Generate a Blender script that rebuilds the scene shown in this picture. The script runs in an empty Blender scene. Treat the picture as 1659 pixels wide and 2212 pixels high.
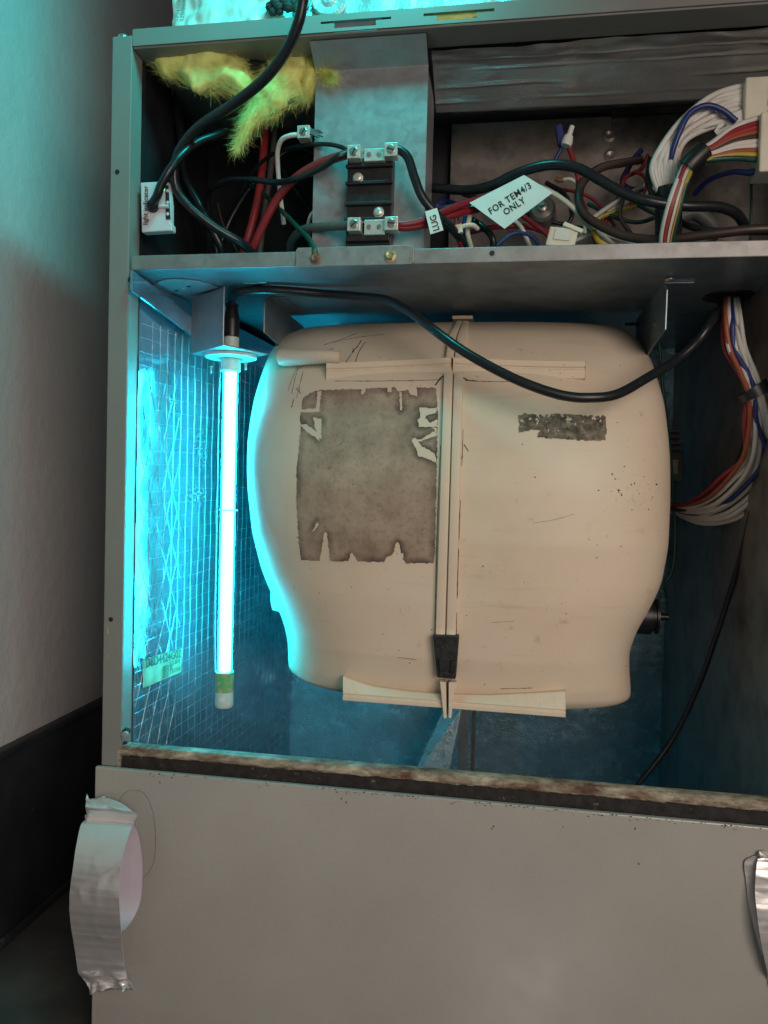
import bpy, math, random
from mathutils import Vector, Matrix, noise
random.seed(7)
S = bpy.context.scene
COL = S.collection

# ------------------------------------------------------------------ camera
CAM = Vector((0.381713, -0.72, 0.27057545))          # metres; x right, y into the cabinet, z up
AX = (0.98635376, 0.0307703, -0.16173884)             # cabinet axes seen from the lens (right, down, forward)
AY = (0.16254609, -0.02582882, 0.98636283)
AZ = (0.02617316, -0.9991927, -0.03047795)
F = 1661.0; CX = 829.5; CY = 1106.0                   # focal length in units of a 1659 x 2212 frame
cd = bpy.data.cameras.new('camera'); cam = bpy.data.objects.new('camera', cd); COL.objects.link(cam)
cd.sensor_fit = 'VERTICAL'; cd.sensor_height = 24; cd.lens = 24 * F / 2212
cd.clip_start = 0.02; cd.clip_end = 50
cam.matrix_world = Matrix(((AX[0], -AX[1], -AX[2], CAM.x), (AY[0], -AY[1], -AY[2], CAM.y),
                           (AZ[0], -AZ[1], -AZ[2], CAM.z), (0, 0, 0, 1)))
S.camera = cam

# ------------------------------------------------------------------ light
W = bpy.data.worlds.new('World'); S.world = W; W.use_nodes = True
bg = W.node_tree.nodes['Background']
bg.inputs[0].default_value = (0.95, 0.92, 0.9, 1); bg.inputs[1].default_value = 0.04

def area(name, loc, target, size, power, color, sy=None, spread=180):
    l = bpy.data.lights.new(name, 'AREA'); l.energy = power; l.color = color
    l.size = size
    if sy: l.shape = 'RECTANGLE'; l.size_y = sy
    l.spread = math.radians(spread)
    o = bpy.data.objects.new(name, l); COL.objects.link(o); o.location = loc
    o.rotation_euler = (Vector(target) - Vector(loc)).to_track_quat('-Z', 'Y').to_euler()
    return o
# room light coming in from the front right
area('room_light', (1.02, -1.22, 0.50), (0.27, 0.0, 0.04), 0.75, 3.5, (1.0, 0.855, 0.75), spread=92)
# second germicidal lamp over the cabinet, out of the frame
area('upper_uv_light', (0.27, -0.15, 0.93), (-0.06, 0.04, 0.74), 0.16, 2.6, (0.015, 0.88, 0.85), sy=0.04)
# low room lamp whose reflection sits on the lower panel
# two added area lamps: soft reflections on the tape, vertical streaks on the panel
area('reflection_fill', (-0.80, -2.0, -0.25), (0.2, 0, 0.0), 1.2, 3.6, (1.0, 0.92, 0.88), sy=1.6)
area('streak_fill', (0.62, -2.4, 0.3), (0.3, 0, 0.1), 0.22, 0.6, (1.0, 0.9, 0.84), sy=1.3)
area('low_room_lamp', (0.52, -2.1, -1.55), (0.4, 0, -0.2), 0.030, 0.9, (1.0, 0.95, 0.9), sy=0.11)
S.view_settings.view_transform = 'Standard'; S.view_settings.look = 'None'
S.view_settings.exposure = 0.12; S.view_settings.gamma = 1.0
S.render.engine = 'CYCLES'
S.cycles.max_bounces = 6; S.cycles.diffuse_bounces = 3; S.cycles.glossy_bounces = 3; S.cycles.transparent_max_bounces = 8

# ------------------------------------------------------------------ geometry helpers
def ray(px, py):
    r = (px - CX, py - CY, F)
    return Vector((sum(r[i] * AX[i] for i in range(3)), sum(r[i] * AY[i] for i in range(3)), sum(r[i] * AZ[i] for i in range(3))))
def P(px, py, y):
    r = ray(px, py); return CAM + r * ((y - CAM.y) / r.y)
def PX(px, py, x):
    r = ray(px, py); return CAM + r * ((x - CAM.x) / r.x)
def PZ(px, py, z):
    r = ray(px, py); return CAM + r * ((z - CAM.z) / r.z)
def lerp(a, b, t): return a + (b - a) * t
def interp(tab, v):
    if v <= tab[0][0]: return tab[0][1]
    for (a, fa), (b, fb) in zip(tab, tab[1:]):
        if v <= b:
            return lerp(fa, fb, (v - a) / (b - a))
    return tab[-1][1]
def spline(pts, n=8):
    pts = [Vector(p) for p in pts]
    q = [pts[0] * 2 - pts[1]] + pts + [pts[-1] * 2 - pts[-2]]
    out = []
    for i in range(1, len(q) - 2):
        a, b, c, d = q[i - 1:i + 3]
        for k in range(n):
            t = k / n
            out.append(0.5 * ((2 * b) + (c - a) * t + (2 * a - 5 * b + 4 * c - d) * t * t + (3 * b - a - 3 * c + d) * t ** 3))
    out.append(pts[-1]); return out

class MB:
    def __init__(s): s.v = []; s.f = []; s.sm = []; s.mi = []
    def add(s, vs, fs, smooth=False, mi=0):
        o = len(s.v); s.v += [Vector(v) for v in vs]
        for f in fs: s.f.append([i + o for i in f]); s.sm.append(smooth); s.mi.append(mi)
        return s
    def box(s, a, b, mi=0):
        (x0, y0, z0), (x1, y1, z1) = a, b
        s.add([(x0, y0, z0), (x1, y0, z0), (x1, y1, z0), (x0, y1, z0), (x0, y0, z1), (x1, y0, z1), (x1, y1, z1), (x0, y1, z1)],
              [(0, 3, 2, 1), (4, 5, 6, 7), (0, 1, 5, 4), (1, 2, 6, 5), (2, 3, 7, 6), (3, 0, 4, 7)], False, mi); return s
    def obox(s, c, ux, uy, uz, mi=0):
        c, ux, uy, uz = map(Vector, (c, ux, uy, uz)); vs = []
        for k in (-1, 1):
            for (i, j) in ((-1, -1), (1, -1), (1, 1), (-1, 1)): vs.append(c + ux * i + uy * j + uz * k)
        fl = [(0, 3, 2, 1), (4, 5, 6, 7), (0, 1, 5, 4), (1, 2, 6, 5), (2, 3, 7, 6), (3, 0, 4, 7)]
        if ux.cross(uy).dot(uz) < 0: fl = [tuple(reversed(f)) for f in fl]
        s.add(vs, fl, False, mi); return s
    def prism(s, poly, d, smooth=False, mi=0):
        n = len(poly); d = Vector(d); poly = [Vector(p) for p in poly]
        nrm = Vector()
        for i in range(n): nrm += poly[i].cross(poly[(i + 1) % n])
        if nrm.dot(d) > 0: poly = poly[::-1]
        vs = poly + [p + d for p in poly]
        fs = [tuple(range(n)), tuple(reversed(range(n, 2 * n)))]
        s.add(vs, fs, False, mi)
        fs = [((i + 1) % n, i, i + n, (i + 1) % n + n) for i in range(n)]
        s.add(vs, fs, smooth, mi); return s
    def tube(s, path, r, seg=10, mi=0, flat=1.0):
        path = [Vector(p) for p in path]; n = len(path); vs = []
        t0 = (path[1] - path[0]).normalized()
        up = Vector((0, 0, 1)) if abs(t0.z) < 0.9 else Vector((0, 1, 0))
        nrm = (up - t0 * up.dot(t0)).normalized()
        for i, p in enumerate(path):
            t = (path[min(i + 1, n - 1)] - path[max(i - 1, 0)]).normalized()
            nrm = (nrm - t * nrm.dot(t)).normalized(); bn = t.cross(nrm)
            rr = r(i / (n - 1)) if callable(r) else r
            for k in range(seg):
                a = 2 * math.pi * k / seg
                vs.append(p + nrm * math.cos(a) * rr + bn * math.sin(a) * rr * flat)
        fs = []
        for i in range(n - 1):
            for k in range(seg):
                k2 = (k + 1) % seg
                fs.append((i * seg + k, i * seg + k2, (i + 1) * seg + k2, (i + 1) * seg + k))
        s.add(vs, fs, True, mi)
        s.add([vs[k] for k in range(seg)], [tuple(reversed(range(seg)))], False, mi)
        s.add([vs[(n - 1) * seg + k] for k in range(seg)], [tuple(range(seg))], False, mi); return s
    def lathe(s, o, axis, prof, seg=24, mi=0, smooth=True):
        o = Vector(o); ax = Vector(axis).normalized()
        u = ax.cross(Vector((0, 0, 1)) if abs(ax.z) < 0.9 else Vector((1, 0, 0))).normalized(); w = ax.cross(u)
        rings = [[o + ax * h + (u * math.cos(2 * math.pi * k / seg) + w * math.sin(2 * math.pi * k / seg)) * r for k in range(seg)] for r, h in prof]
        for a, b in zip(rings, rings[1:]):
            s.add(a + b, [(k, (k + 1) % seg, seg + (k + 1) % seg, seg + k) for k in range(seg)], smooth, mi)
        if prof[0][0] > 1e-6: s.add(rings[0], [tuple(reversed(range(seg)))], False, mi)
        if prof[-1][0] > 1e-6: s.add(rings[-1], [tuple(range(seg))], False, mi)
        return s
    def grid(s, fn, nu, nv, smooth=True, mi=0, flip=False):
        vs = [fn(i / nu, j / nv) for j in range(nv + 1) for i in range(nu + 1)]
        fs = []
        for j in range(nv):
            for i in range(nu):
                a = j * (nu + 1) + i; f = (a, a + 1, a + nu + 2, a + nu + 1)
                fs.append(tuple(reversed(f)) if flip else f)
        s.add(vs, fs, smooth, mi); return s
    def build(s, name, mat, parent=None, bevel=0, weld=False):
        me = bpy.data.meshes.new(name)
        xs = [v.x for v in s.v]; ys = [v.y for v in s.v]; zs = [v.z for v in s.v]
        if parent is not None:
            q = parent; off = Vector()
            while q is not None: off += q.location; q = q.parent
        else: off = Vector(((min(xs) + max(xs)) / 2, (min(ys) + max(ys)) / 2, min(zs)))
        me.from_pydata([tuple(v - off) for v in s.v], [], s.f)
        me.polygons.foreach_set('use_smooth', s.sm)
        mats = mat if isinstance(mat, (list, tuple)) else [mat]
        for m in mats: me.materials.append(m)
        me.polygons.foreach_set('material_index', s.mi); me.update()
        o = bpy.data.objects.new(name, me); COL.objects.link(o)
        if parent is not None: o.parent = parent
        else: o.location = off
        if weld or bevel:
            import bmesh
            bm = bmesh.new(); bm.from_mesh(me); bmesh.ops.remove_doubles(bm, verts=bm.verts, dist=1e-6); bm.to_mesh(me); bm.free()
        if bevel:
            b = o.modifiers.new('bevel', 'BEVEL'); b.width = bevel; b.segments = 2; b.limit_method = 'ANGLE'; b.angle_limit = math.radians(40)
        return o

def tag(o, label=None, cat=None, group=None, kind=None):
    if label: o['label'] = label
    if cat: o['category'] = cat
    if group: o['group'] = group
    if kind: o['kind'] = kind
    return o
def thing(name, loc, label, cat, group=None):
    o = bpy.data.objects.new(name, None); COL.objects.link(o); o.location = loc; o.empty_display_size = 0.02
    return tag(o, label, cat, group)

# ------------------------------------------------------------------ materials
def nt(name):
    m = bpy.data.materials.new(name); m.use_nodes = True; t = m.node_tree
    return m, t, t.nodes['Principled BSDF']
def N(t, typ, **kw):
    n = t.nodes.new(typ)
    for k, v in kw.items():
        if k in n.inputs: n.inputs[k].default_value = v
        else: setattr(n, k, v)
    return n
def coords(t, scale=(1, 1, 1)):
    tc = N(t, 'ShaderNodeTexCoord'); mp = N(t, 'ShaderNodeMapping'); mp.inputs['Scale'].default_value = scale
    g = N(t, 'ShaderNodeNewGeometry')
    t.links.new(g.outputs['Position'], mp.inputs[0]); return mp.outputs[0]
def ramp(t, src, stops):
    r = N(t, 'ShaderNodeValToRGB'); e = r.color_ramp.elements
    while len(e) < len(stops): e.new(0.5)
    for el, (p, c) in zip(e, stops): el.position = p; el.color = tuple(c) + (1,) if len(c) == 3 else c
    t.links.new(src, r.inputs[0]); return r.outputs[0]
def noise_n(t, co, scale, detail=4, rough=0.55, dist=0.0):
    n = N(t, 'ShaderNodeTexNoise', Scale=scale, Detail=detail, Roughness=rough, Distortion=dist)
    t.links.new(co, n.inputs['Vector']); return n.outputs[0]
def mixc(t, fac, a, b):
    m = N(t, 'ShaderNodeMix', data_type='RGBA'); L = t.links
    for sock, v in ((m.inputs[0], fac), (m.inputs[6], a), (m.inputs[7], b)):
        if hasattr(v, 'is_linked'): L.new(v, sock)
        else: sock.default_value = v if not isinstance(v, tuple) else (v + (1,) if len(v) == 3 else v)
    return m.outputs[2]
def mathn(t, op, a, b=None):
    m = N(t, 'ShaderNodeMath', operation=op)
    for sock, v in ((m.inputs[0], a), (m.inputs[1], b)):
        if v is None: continue
        if hasattr(v, 'is_linked'): t.links.new(v, sock)
        else: sock.default_value = v
    return m.outputs[0]
def bump(t, p, h, strength=0.3, dist=0.001):
    b = N(t, 'ShaderNodeBump', Strength=strength, Distance=dist); t.links.new(h, b.inputs['Height'])
    t.links.new(b.outputs[0], p.inputs['Normal'])

def plain(name, col, rough=0.5, metal=0.0, var=0.15, scale=60, bmp=0.0, spec=0.5, speck=None):
    m, t, p = nt(name); co = coords(t)
    n = noise_n(t, co, scale, 5)
    c2 = tuple(max(0, c * (1 - var)) for c in col); c1 = tuple(min(1, c * (1 + var)) for c in col)
    c = ramp(t, n, [(0.3, c2), (0.7, c1)])
    if speck:
        n2 = noise_n(t, co, speck[1], 2)
        f = ramp(t, n2, [(speck[2], (0, 0, 0)), (speck[2] + 0.04, (1, 1, 1))])
        c = mixc(t, f, c, speck[0])
    t.links.new(c, p.inputs['Base Color'])
    r = ramp(t, noise_n(t, co, scale * 0.6, 3), [(0.3, (rough * 0.85,) * 3), (0.7, (min(1, rough * 1.15),) * 3)])
    t.links.new(r, p.inputs['Roughness']); p.inputs['Metallic'].default_value = metal
    p.inputs['Specular IOR Level'].default_value = spec
    if bmp: bump(t, p, noise_n(t, co, scale * 6, 3), bmp, 0.0006)
    return m

def galvanised(name, col=(0.42, 0.43, 0.44), rough=0.42, dirt=(0.2, 0.17, 0.14), amt=0.5, metal=0.75, spangle=170):
    m, t, p = nt(name); co = coords(t); L = t.links
    v = N(t, 'ShaderNodeTexVoronoi', Scale=spangle); L.new(co, v.inputs['Vector'])
    sp = ramp(t, v.outputs['Color'], [(0.0, tuple(c * 0.94 for c in col)), (1.0, tuple(min(1, c * 1.06) for c in col))])
    d = ramp(t, noise_n(t, co, 22, 5, 0.65), [(0.45, (0, 0, 0)), (0.75, (amt,) * 3)])
    L.new(mixc(t, d, sp, dirt), p.inputs['Base Color'])
    p.inputs['Metallic'].default_value = metal
    r = ramp(t, v.outputs['Color'], [(0, (rough * 0.9,) * 3), (1, (rough * 1.12,) * 3)])
    L.new(r, p.inputs['Roughness'])
    bump(t, p, noise_n(t, co, 35, 5), 0.25, 0.0015)
    return m

def foil(name, col=(0.62, 0.63, 0.65), rough=0.34, metal=0.8, scrim=True, crinkle=0.5, dirt=0.35, fine=0.25):
    m, t, p = nt(name); co = coords(t); L = t.links
    d = ramp(t, noise_n(t, co, 14, 4, 0.7, 0.4), [(0.42, (0, 0, 0)), (0.72, (dirt,) * 3)])
    base = mixc(t, d, tuple(col), tuple(c * 0.45 for c in col))
    L.new(base, p.inputs['Base Color']); p.inputs['Metallic'].default_value = metal
    r = ramp(t, noise_n(t, co, 45, 3, 0.7), [(0.3, (rough * 0.7,) * 3), (0.75, (rough * 1.5,) * 3)])
    L.new(r, p.inputs['Roughness'])
    h = mathn(t, 'MULTIPLY', noise_n(t, co, 60, 3, 0.65), crinkle)
    h = mathn(t, 'ADD', h, mathn(t, 'MULTIPLY', noise_n(t, co, 420, 2), crinkle * fine))
    if scrim:      # reinforcing yarns under the foil skin: fine raised lines
        for rot, sc, dr, amt in ((0, 26, 'Z', 0.075), (0, 23, 'Y', 0.06), (64, 14, 'Z', 0.05), (-64, 14, 'Z', 0.05)):
            mp = N(t, 'ShaderNodeMapping'); mp.inputs['Rotation'].default_value = (math.radians(rot), 0, 0); L.new(co, mp.inputs[0])
            w = N(t, 'ShaderNodeTexWave', wave_type='BANDS', bands_direction=dr, Scale=sc, Distortion=0.5); w.inputs['Detail Scale'].default_value = 0.4
            L.new(mp.outputs[0], w.inputs[0])
            k = ramp(t, w.outputs[0], [(0.975, (0, 0, 0)), (1.0, (1, 1, 1))])
            h = mathn(t, 'ADD', h, mathn(t, 'MULTIPLY', k, amt))
    bump(t, p, h, 0.55, 0.0035)
    return m

def paint(name, col, rough=0.35, stain=(0.2, 0.17, 0.1), speck_amt=0.69):
    m, t, p = nt(name); co = coords(t); L = t.links
    c = ramp(t, noise_n(t, co, 9, 5), [(0.3, tuple(k * 0.94 for k in col)), (0.7, tuple(k * 1.05 for k in col))])
    sp = ramp(t, noise_n(t, co, 260, 2), [(speck_amt + 0.07, (0, 0, 0)), (speck_amt + 0.1, (1, 1, 1))])
    msk = ramp(t, noise_n(t, co, 11, 3), [(0.55, (0, 0, 0)), (0.65, (1, 1, 1))])
    f = mathn(t, 'MULTIPLY', sp, msk)
    L.new(mixc(t, f, c, tuple(stain)), p.inputs['Base Color'])
    L.new(ramp(t, noise_n(t, co, 30, 4), [(0.3, (rough * 0.9,) * 3), (0.7, (rough * 1.15,) * 3)]), p.inputs['Roughness'])
    h = mathn(t, 'ADD', mathn(t, 'MULTIPLY', noise_n(t, co, 900, 1), 0.12), mathn(t, 'MULTIPLY', noise_n(t, co, 6, 1), 6.0))
    bump(t, p, h, 0.5, 0.0004)
    return m

def plastic_housing():
    m, t, p = nt('ivory_plastic'); co = coords(t); L = t.links
    c = ramp(t, noise_n(t, co, 7, 6, 0.6), [(0.25, (0.61, 0.485, 0.36)), (0.5, (0.68, 0.565, 0.435)), (0.8, (0.72, 0.62, 0.495))])
    # horizontal rub marks
    mp = N(t, 'ShaderNodeMapping'); mp.inputs['Scale'].default_value = (12, 12, 160); L.new(co, mp.inputs[0])
    st = ramp(t, noise_n(t, mp.outputs[0], 1.0, 4), [(0.62, (0, 0, 0)), (0.8, (0.22,) * 3)])
    c = mixc(t, st, c, (0.34, 0.24, 0.16))
    # brown smudges and dark specks of dirt
    sm = mathn(t, 'MULTIPLY', ramp(t, noise_n(t, co, 60, 5, 0.7), [(0.6, (0, 0, 0)), (0.75, (0.55,) * 3)]),
               ramp(t, noise_n(t, co, 12, 2), [(0.5, (0, 0, 0)), (0.62, (1, 1, 1))]))
    c = mixc(t, sm, c, (0.33, 0.2, 0.12))
    sp = mathn(t, 'MULTIPLY', ramp(t, noise_n(t, co, 330, 2), [(0.735, (0, 0, 0)), (0.76, (1, 1, 1))]),
               ramp(t, noise_n(t, co, 17, 3), [(0.47, (0, 0, 0)), (0.6, (1, 1, 1))]))
    c = mixc(t, sp, c, (0.06, 0.04, 0.025))
    L.new(c, p.inputs['Base Color']); p.inputs['Roughness'].default_value = 0.48
    p.inputs['Specular IOR Level'].default_value = 0.35
    bump(t, p, noise_n(t, co, 500, 3), 0.06, 0.0005)
    return m

def rust():
    m, t, p = nt('rusted_lip'); co = coords(t, (0.6, 1, 1.6)); L = t.links
    c = ramp(t, noise_n(t, co, 38, 5, 0.72, 0.6), [(0.28, (0.05, 0.03, 0.02)), (0.40, (0.17, 0.085, 0.05)), (0.50, (0.34, 0.27, 0.19)), (0.6, (0.48, 0.41, 0.31)), (0.72, (0.72, 0.6, 0.44))])
    c2 = ramp(t, noise_n(t, co, 130, 5, 0.7), [(0.35, (0.3, 0.3, 0.3)), (0.65, (1, 1, 1))])
    mm = N(t, 'ShaderNodeMix', data_type='RGBA', blend_type='MULTIPLY'); mm.inputs[0].default_value = 0.8
    L.new(c, mm.inputs[6]); L.new(c2, mm.inputs[7]); L.new(mm.outputs[2], p.inputs['Base Color'])
    p.inputs['Roughness'].default_value = 0.7
    bump(t, p, noise_n(t, co, 160, 6, 0.7), 0.8, 0.002)
    return m

def residue():
    m, t, p = nt('label_residue'); co = coords(t); L = t.links
    c = ramp(t, noise_n(t, co, 26, 5, 0.6, 0.0), [(0.25, (0.18, 0.125, 0.095)), (0.42, (0.31, 0.225, 0.165)), (0.6, (0.39, 0.295, 0.22)), (0.8, (0.47, 0.37, 0.28))])
    c = mixc(t, ramp(t, noise_n(t, co, 240, 4, 0.7), [(0.5, (0, 0, 0)), (0.72, (0.55,) * 3)]), c, (0.15, 0.10, 0.075))
    mpz = N(t, 'ShaderNodeMapping'); mpz.inputs['Scale'].default_value = (60, 60, 9); L.new(co, mpz.inputs[0])
    c = mixc(t, ramp(t, noise_n(t, mpz.outputs[0], 1.0, 3), [(0.5, (0, 0, 0)), (0.8, (0.4,) * 3)]), c, (0.46, 0.36, 0.27))
    att = N(t, 'ShaderNodeAttribute', attribute_name='edge_dirt')
    e = mathn(t, 'MULTIPLY', att.outputs['Fac'], ramp(t, noise_n(t, co, 45, 4), [(0.35, (0.15,) * 3), (0.6, (1, 1, 1))]))
    c = mixc(t, e, c, (0.055, 0.035, 0.028))
    L.new(c, p.inputs['Base Color']); p.inputs['Roughness'].default_value = 0.75
    bump(t, p, noise_n(t, co, 260, 4), 0.3, 0.0006)
    return m

def residue_speckled():
    m, t, p = nt('speckled_residue'); co = coords(t); L = t.links
    c = ramp(t, noise_n(t, co, 130, 6, 0.7, 0.4), [(0.34, (0.035, 0.028, 0.022)), (0.5, (0.14, 0.115, 0.085)), (0.68, (0.30, 0.25, 0.18))])
    L.new(c, p.inputs['Base Color']); p.inputs['Roughness'].default_value = 0.8
    bump(t, p, noise_n(t, co, 300, 4), 0.3, 0.0006)
    return m

def wall_mat():
    m, t, p = nt('wall_plaster'); co = coords(t); L = t.links
    c = ramp(t, noise_n(t, co, 5, 5), [(0.3, (0.55, 0.53, 0.535)), (0.7, (0.62, 0.60, 0.605))])
    L.new(c, p.inputs['Base Color']); p.inputs['Roughness'].default_value = 0.7
    h = mathn(t, 'ADD', noise_n(t, co, 55, 3, 0.4), mathn(t, 'MULTIPLY', noise_n(t, co, 200, 3), 0.4))
    bump(t, p, h, 0.45, 0.003)
    return m

def emit(name, col, s):
    m, t, p = nt(name)
    p.inputs['Base Color'].default_value = (0.8, 0.8, 0.8, 1)
    p.inputs['Emission Color'].default_value = tuple(col) + (1,); p.inputs['Emission Strength'].default_value = s
    return m
def glassy(name, col, alpha=0.35, rough=0.08, em=None, ems=0.0):
    m, t, p = nt(name)
    p.inputs['Base Color'].default_value = tuple(col) + (1,); p.inputs['Roughness'].default_value = rough
    p.inputs['Alpha'].default_value = alpha
    if em: p.inputs['Emission Color'].default_value = tuple(em) + (1,); p.inputs['Emission Strength'].default_value = ems
    return m

def tape_mat():
    m, t, p = nt('tape_foil'); co = coords(t, (7, 30, 230))
    p.inputs['Base Color'].default_value = (0.90, 0.87, 0.85, 1); p.inputs['Metallic'].default_value = 0.78
    t.links.new(ramp(t, noise_n(t, co, 1.0, 3), [(0.3, (0.30,) * 3), (0.7, (0.48,) * 3)]), p.inputs['Roughness'])
    bump(t, p, noise_n(t, co, 0.6, 2), 0.5, 0.0007); return m
def getter():
    m, t, p = nt('green_getter_patch'); co = coords(t)
    c = ramp(t, noise_n(t, co, 130, 4, 0.6), [(0.32, (0.05, 0.42, 0.12)), (0.48, (0.16, 0.40, 0.18)), (0.58, (0.42, 0.33, 0.20)), (0.70, (0.60, 0.66, 0.60))])
    t.links.new(c, p.inputs['Base Color']); p.inputs['Roughness'].default_value = 0.3; return m
M = dict(
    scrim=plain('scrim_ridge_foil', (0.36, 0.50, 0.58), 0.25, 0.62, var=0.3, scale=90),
    enamel=paint('beige_enamel', (0.375, 0.358, 0.328), 0.26),
    frame=paint('frame_enamel', (0.235, 0.232, 0.215), 0.42),
    galv=galvanised('galvanised_steel', (0.42, 0.43, 0.45), 0.40, metal=0.6),
    galv_dirty=galvanised('dull_galvanised', (0.34, 0.34, 0.34), 0.5, amt=0.75, metal=0.6),
    galv_dark=galvanised('shelf_steel', (0.27, 0.35, 0.40), 0.34, (0.08, 0.075, 0.07), 0.6, metal=0.55, spangle=120),
    galv_brown=galvanised('tarnished_steel', (0.31, 0.27, 0.245), 0.34, (0.06, 0.052, 0.048), 0.85, metal=0.6, spangle=90),
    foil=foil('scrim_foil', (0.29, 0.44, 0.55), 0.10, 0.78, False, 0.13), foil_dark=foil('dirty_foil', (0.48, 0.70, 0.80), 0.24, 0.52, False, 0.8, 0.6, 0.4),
    foil_quilt=foil('quilt_foil', (0.58, 0.55, 0.53), 0.19, 0.70, False, 0.35, 0.3),
    foil_tape=tape_mat(),
    foil_bright=foil('wrap_foil', (0.7, 0.72, 0.72), 0.3, 0.6, False, 1.0, 0.2),
    tape_back=plain('tape_paper_backing', (0.62, 0.54, 0.62), 0.6, var=0.03),
    ivory=plastic_housing(), residue=residue(), residue2=residue_speckled(), rust=rust(), wall=wall_mat(),
    gasket=plain('black_gasket', (0.02, 0.018, 0.017), 0.85, var=0.5, scale=150, bmp=0.6, speck=((0.12, 0.1, 0.07), 160, 0.68)),
    black=plain('black_rubber', (0.012, 0.013, 0.015), 0.38, var=0.3),
    cord=plain('black_cord_sheath', (0.012, 0.014, 0.017), 0.32, var=0.3, scale=200),
    bakelite=plain('black_phenolic', (0.016, 0.016, 0.018), 0.45, var=0.35, scale=120, bmp=0.2),
    void=plain('void_shade', (0.012, 0.013, 0.017), 0.6, var=0.5, scale=25, bmp=0.4),  # near black stands for the shade in holes and the upper bay
    skirt=plain('black_painted_board', (0.026, 0.029, 0.034), 0.5, var=0.4, scale=12, bmp=0.2, speck=((0.07, 0.07, 0.07), 22, 0.7)),
    floor=plain('dark_concrete', (0.065, 0.063, 0.058), 0.7, var=0.5, scale=9, bmp=0.4, speck=((0.12, 0.11, 0.1), 18, 0.68)),
    red=plain('red_insulation', (0.34, 0.03, 0.035), 0.42, var=0.1), darkred=plain('dark_red_insulation', (0.22, 0.012, 0.02), 0.42, var=0.1),
    white=plain('white_insulation', (0.66, 0.62, 0.57), 0.45, var=0.08), cream=plain('cream_nylon', (0.70, 0.65, 0.52), 0.45, var=0.06),
    orange=plain('orange_insulation', (0.30, 0.075, 0.035), 0.45, var=0.1), blue=plain('blue_insulation', (0.015, 0.03, 0.15), 0.4, var=0.1),
    green=plain('green_insulation', (0.008, 0.06, 0.045), 0.42, var=0.15), yellow=plain('yellow_insulation', (0.45, 0.33, 0.05), 0.45, var=0.1),
    brown=plain('brown_insulation', (0.045, 0.028, 0.022), 0.45, var=0.2), grey=plain('grey_insulation', (0.10, 0.10, 0.095), 0.5, var=0.2),
    alu=plain('tinned_lug_metal', (0.72, 0.70, 0.64), 0.36, 0.55, var=0.08, scale=300, bmp=0.1), screw=plain('screw_steel', (0.42, 0.40, 0.36), 0.35, 0.8, var=0.2, scale=400),
    brass=plain('zinc_yellow_bolt', (0.60, 0.52, 0.30), 0.35, 0.7, var=0.25, scale=300), rustbolt=plain('rusty_bolt', (0.30, 0.19, 0.13), 0.5, 0.5, var=0.5, scale=300),
    copper=plain('copper_strand', (0.5, 0.2, 0.11), 0.35, 0.8),
    tagw=plain('tag_vinyl', (0.72, 0.74, 0.70), 0.5, var=0.05, scale=80), ink=plain('black_ink', (0.015, 0.015, 0.016), 0.7),
    inkgrey=plain('faded_ink', (0.25, 0.24, 0.22), 0.7, var=0.4, scale=500),
    box=plain('indicator_box_plastic', (0.70, 0.68, 0.72), 0.4, var=0.04), led=emit('green_led', (0.1, 1.0, 0.15), 3.0),
    sticker=plain('aged_sticker', (0.26, 0.33, 0.2), 0.55, var=0.25, scale=60), stickerink=plain('sticker_ink', (0.05, 0.08, 0.06), 0.7),
    wool=plain('fibreglass_wool', (0.84, 0.80, 0.27), 0.95, var=0.25, scale=70, spec=0.05),
    uv=emit('uv_tube_glow', (0.0115, 0.76, 1.0), 58.0), quartz=glassy('quartz_sleeve', (0.75, 0.95, 1.0), 0.16, 0.06),
    frost=glassy('frosted_lamp_end', (0.62, 0.75, 0.70), 0.85, 0.35), frostgreen=getter(),
    ceramic=plain('white_lamp_ceramic', (0.72, 0.74, 0.72), 0.4, var=0.04), sock=glassy('lamp_socket_plastic', (0.55, 0.75, 0.72), 0.9, 0.3),
    wrap=plain('plastic_wrap', (0.62, 0.68, 0.64), 0.25, var=0.12, scale=30, bmp=0.3), conn_grey=plain('grey_nylon', (0.17, 0.17, 0.17), 0.5),
    pitch=plain('dark_mastic', (0.02, 0.02, 0.018), 0.7, var=0.5, scale=200, bmp=0.8),
    chipped=plain('chipped_black_clip', (0.024, 0.024, 0.027), 0.6, var=0.6, scale=180, bmp=0.8, speck=((0.16, 0.14, 0.12), 350, 0.66)),
    hair=plain('hair_strand', (0.03, 0.022, 0.018), 0.5),
    dirt=plain('grime_line', (0.045, 0.030, 0.022), 0.9, var=0.6, scale=200, bmp=0.3),
)

# ------------------------------------------------------------------ setting
WX = -0.235; FZ = -0.31
tag(MB().box((WX - 0.02, -1.6, FZ), (WX, 1.2, 1.6)).build('wall', M['wall']), 'rough grey plaster wall left of the air handler', 'wall', kind='structure')
tag(MB().box((WX, -0.09, FZ - 0.02), (1.4, 1.2, FZ)).build('floor', M['floor']), 'dark concrete floor beside the air handler', 'floor', kind='structure')
sk = thing('skirting_board', (WX + 0.006, 0, FZ), 'black painted skirting board along the plaster wall at lower left', 'skirting')
zt = PX(0, 1612, WX).z
MB().box((WX + 0.0005, -1.5, FZ + 0.001), (WX + 0.010, 1.1, zt - 0.012)).build('board', M['skirt'], sk, bevel=0.001)
MB().box((WX + 0.0005, -1.5, zt - 0.011), (WX + 0.016, 1.1, zt)).build('cap_moulding', M['skirt'], sk, bevel=0.003)
MB().box((WX + 0.0105, -1.5, FZ + 0.001), (WX + 0.018, 1.1, FZ + 0.014)).build('foot_moulding', M['skirt'], sk, bevel=0.003)

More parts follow.
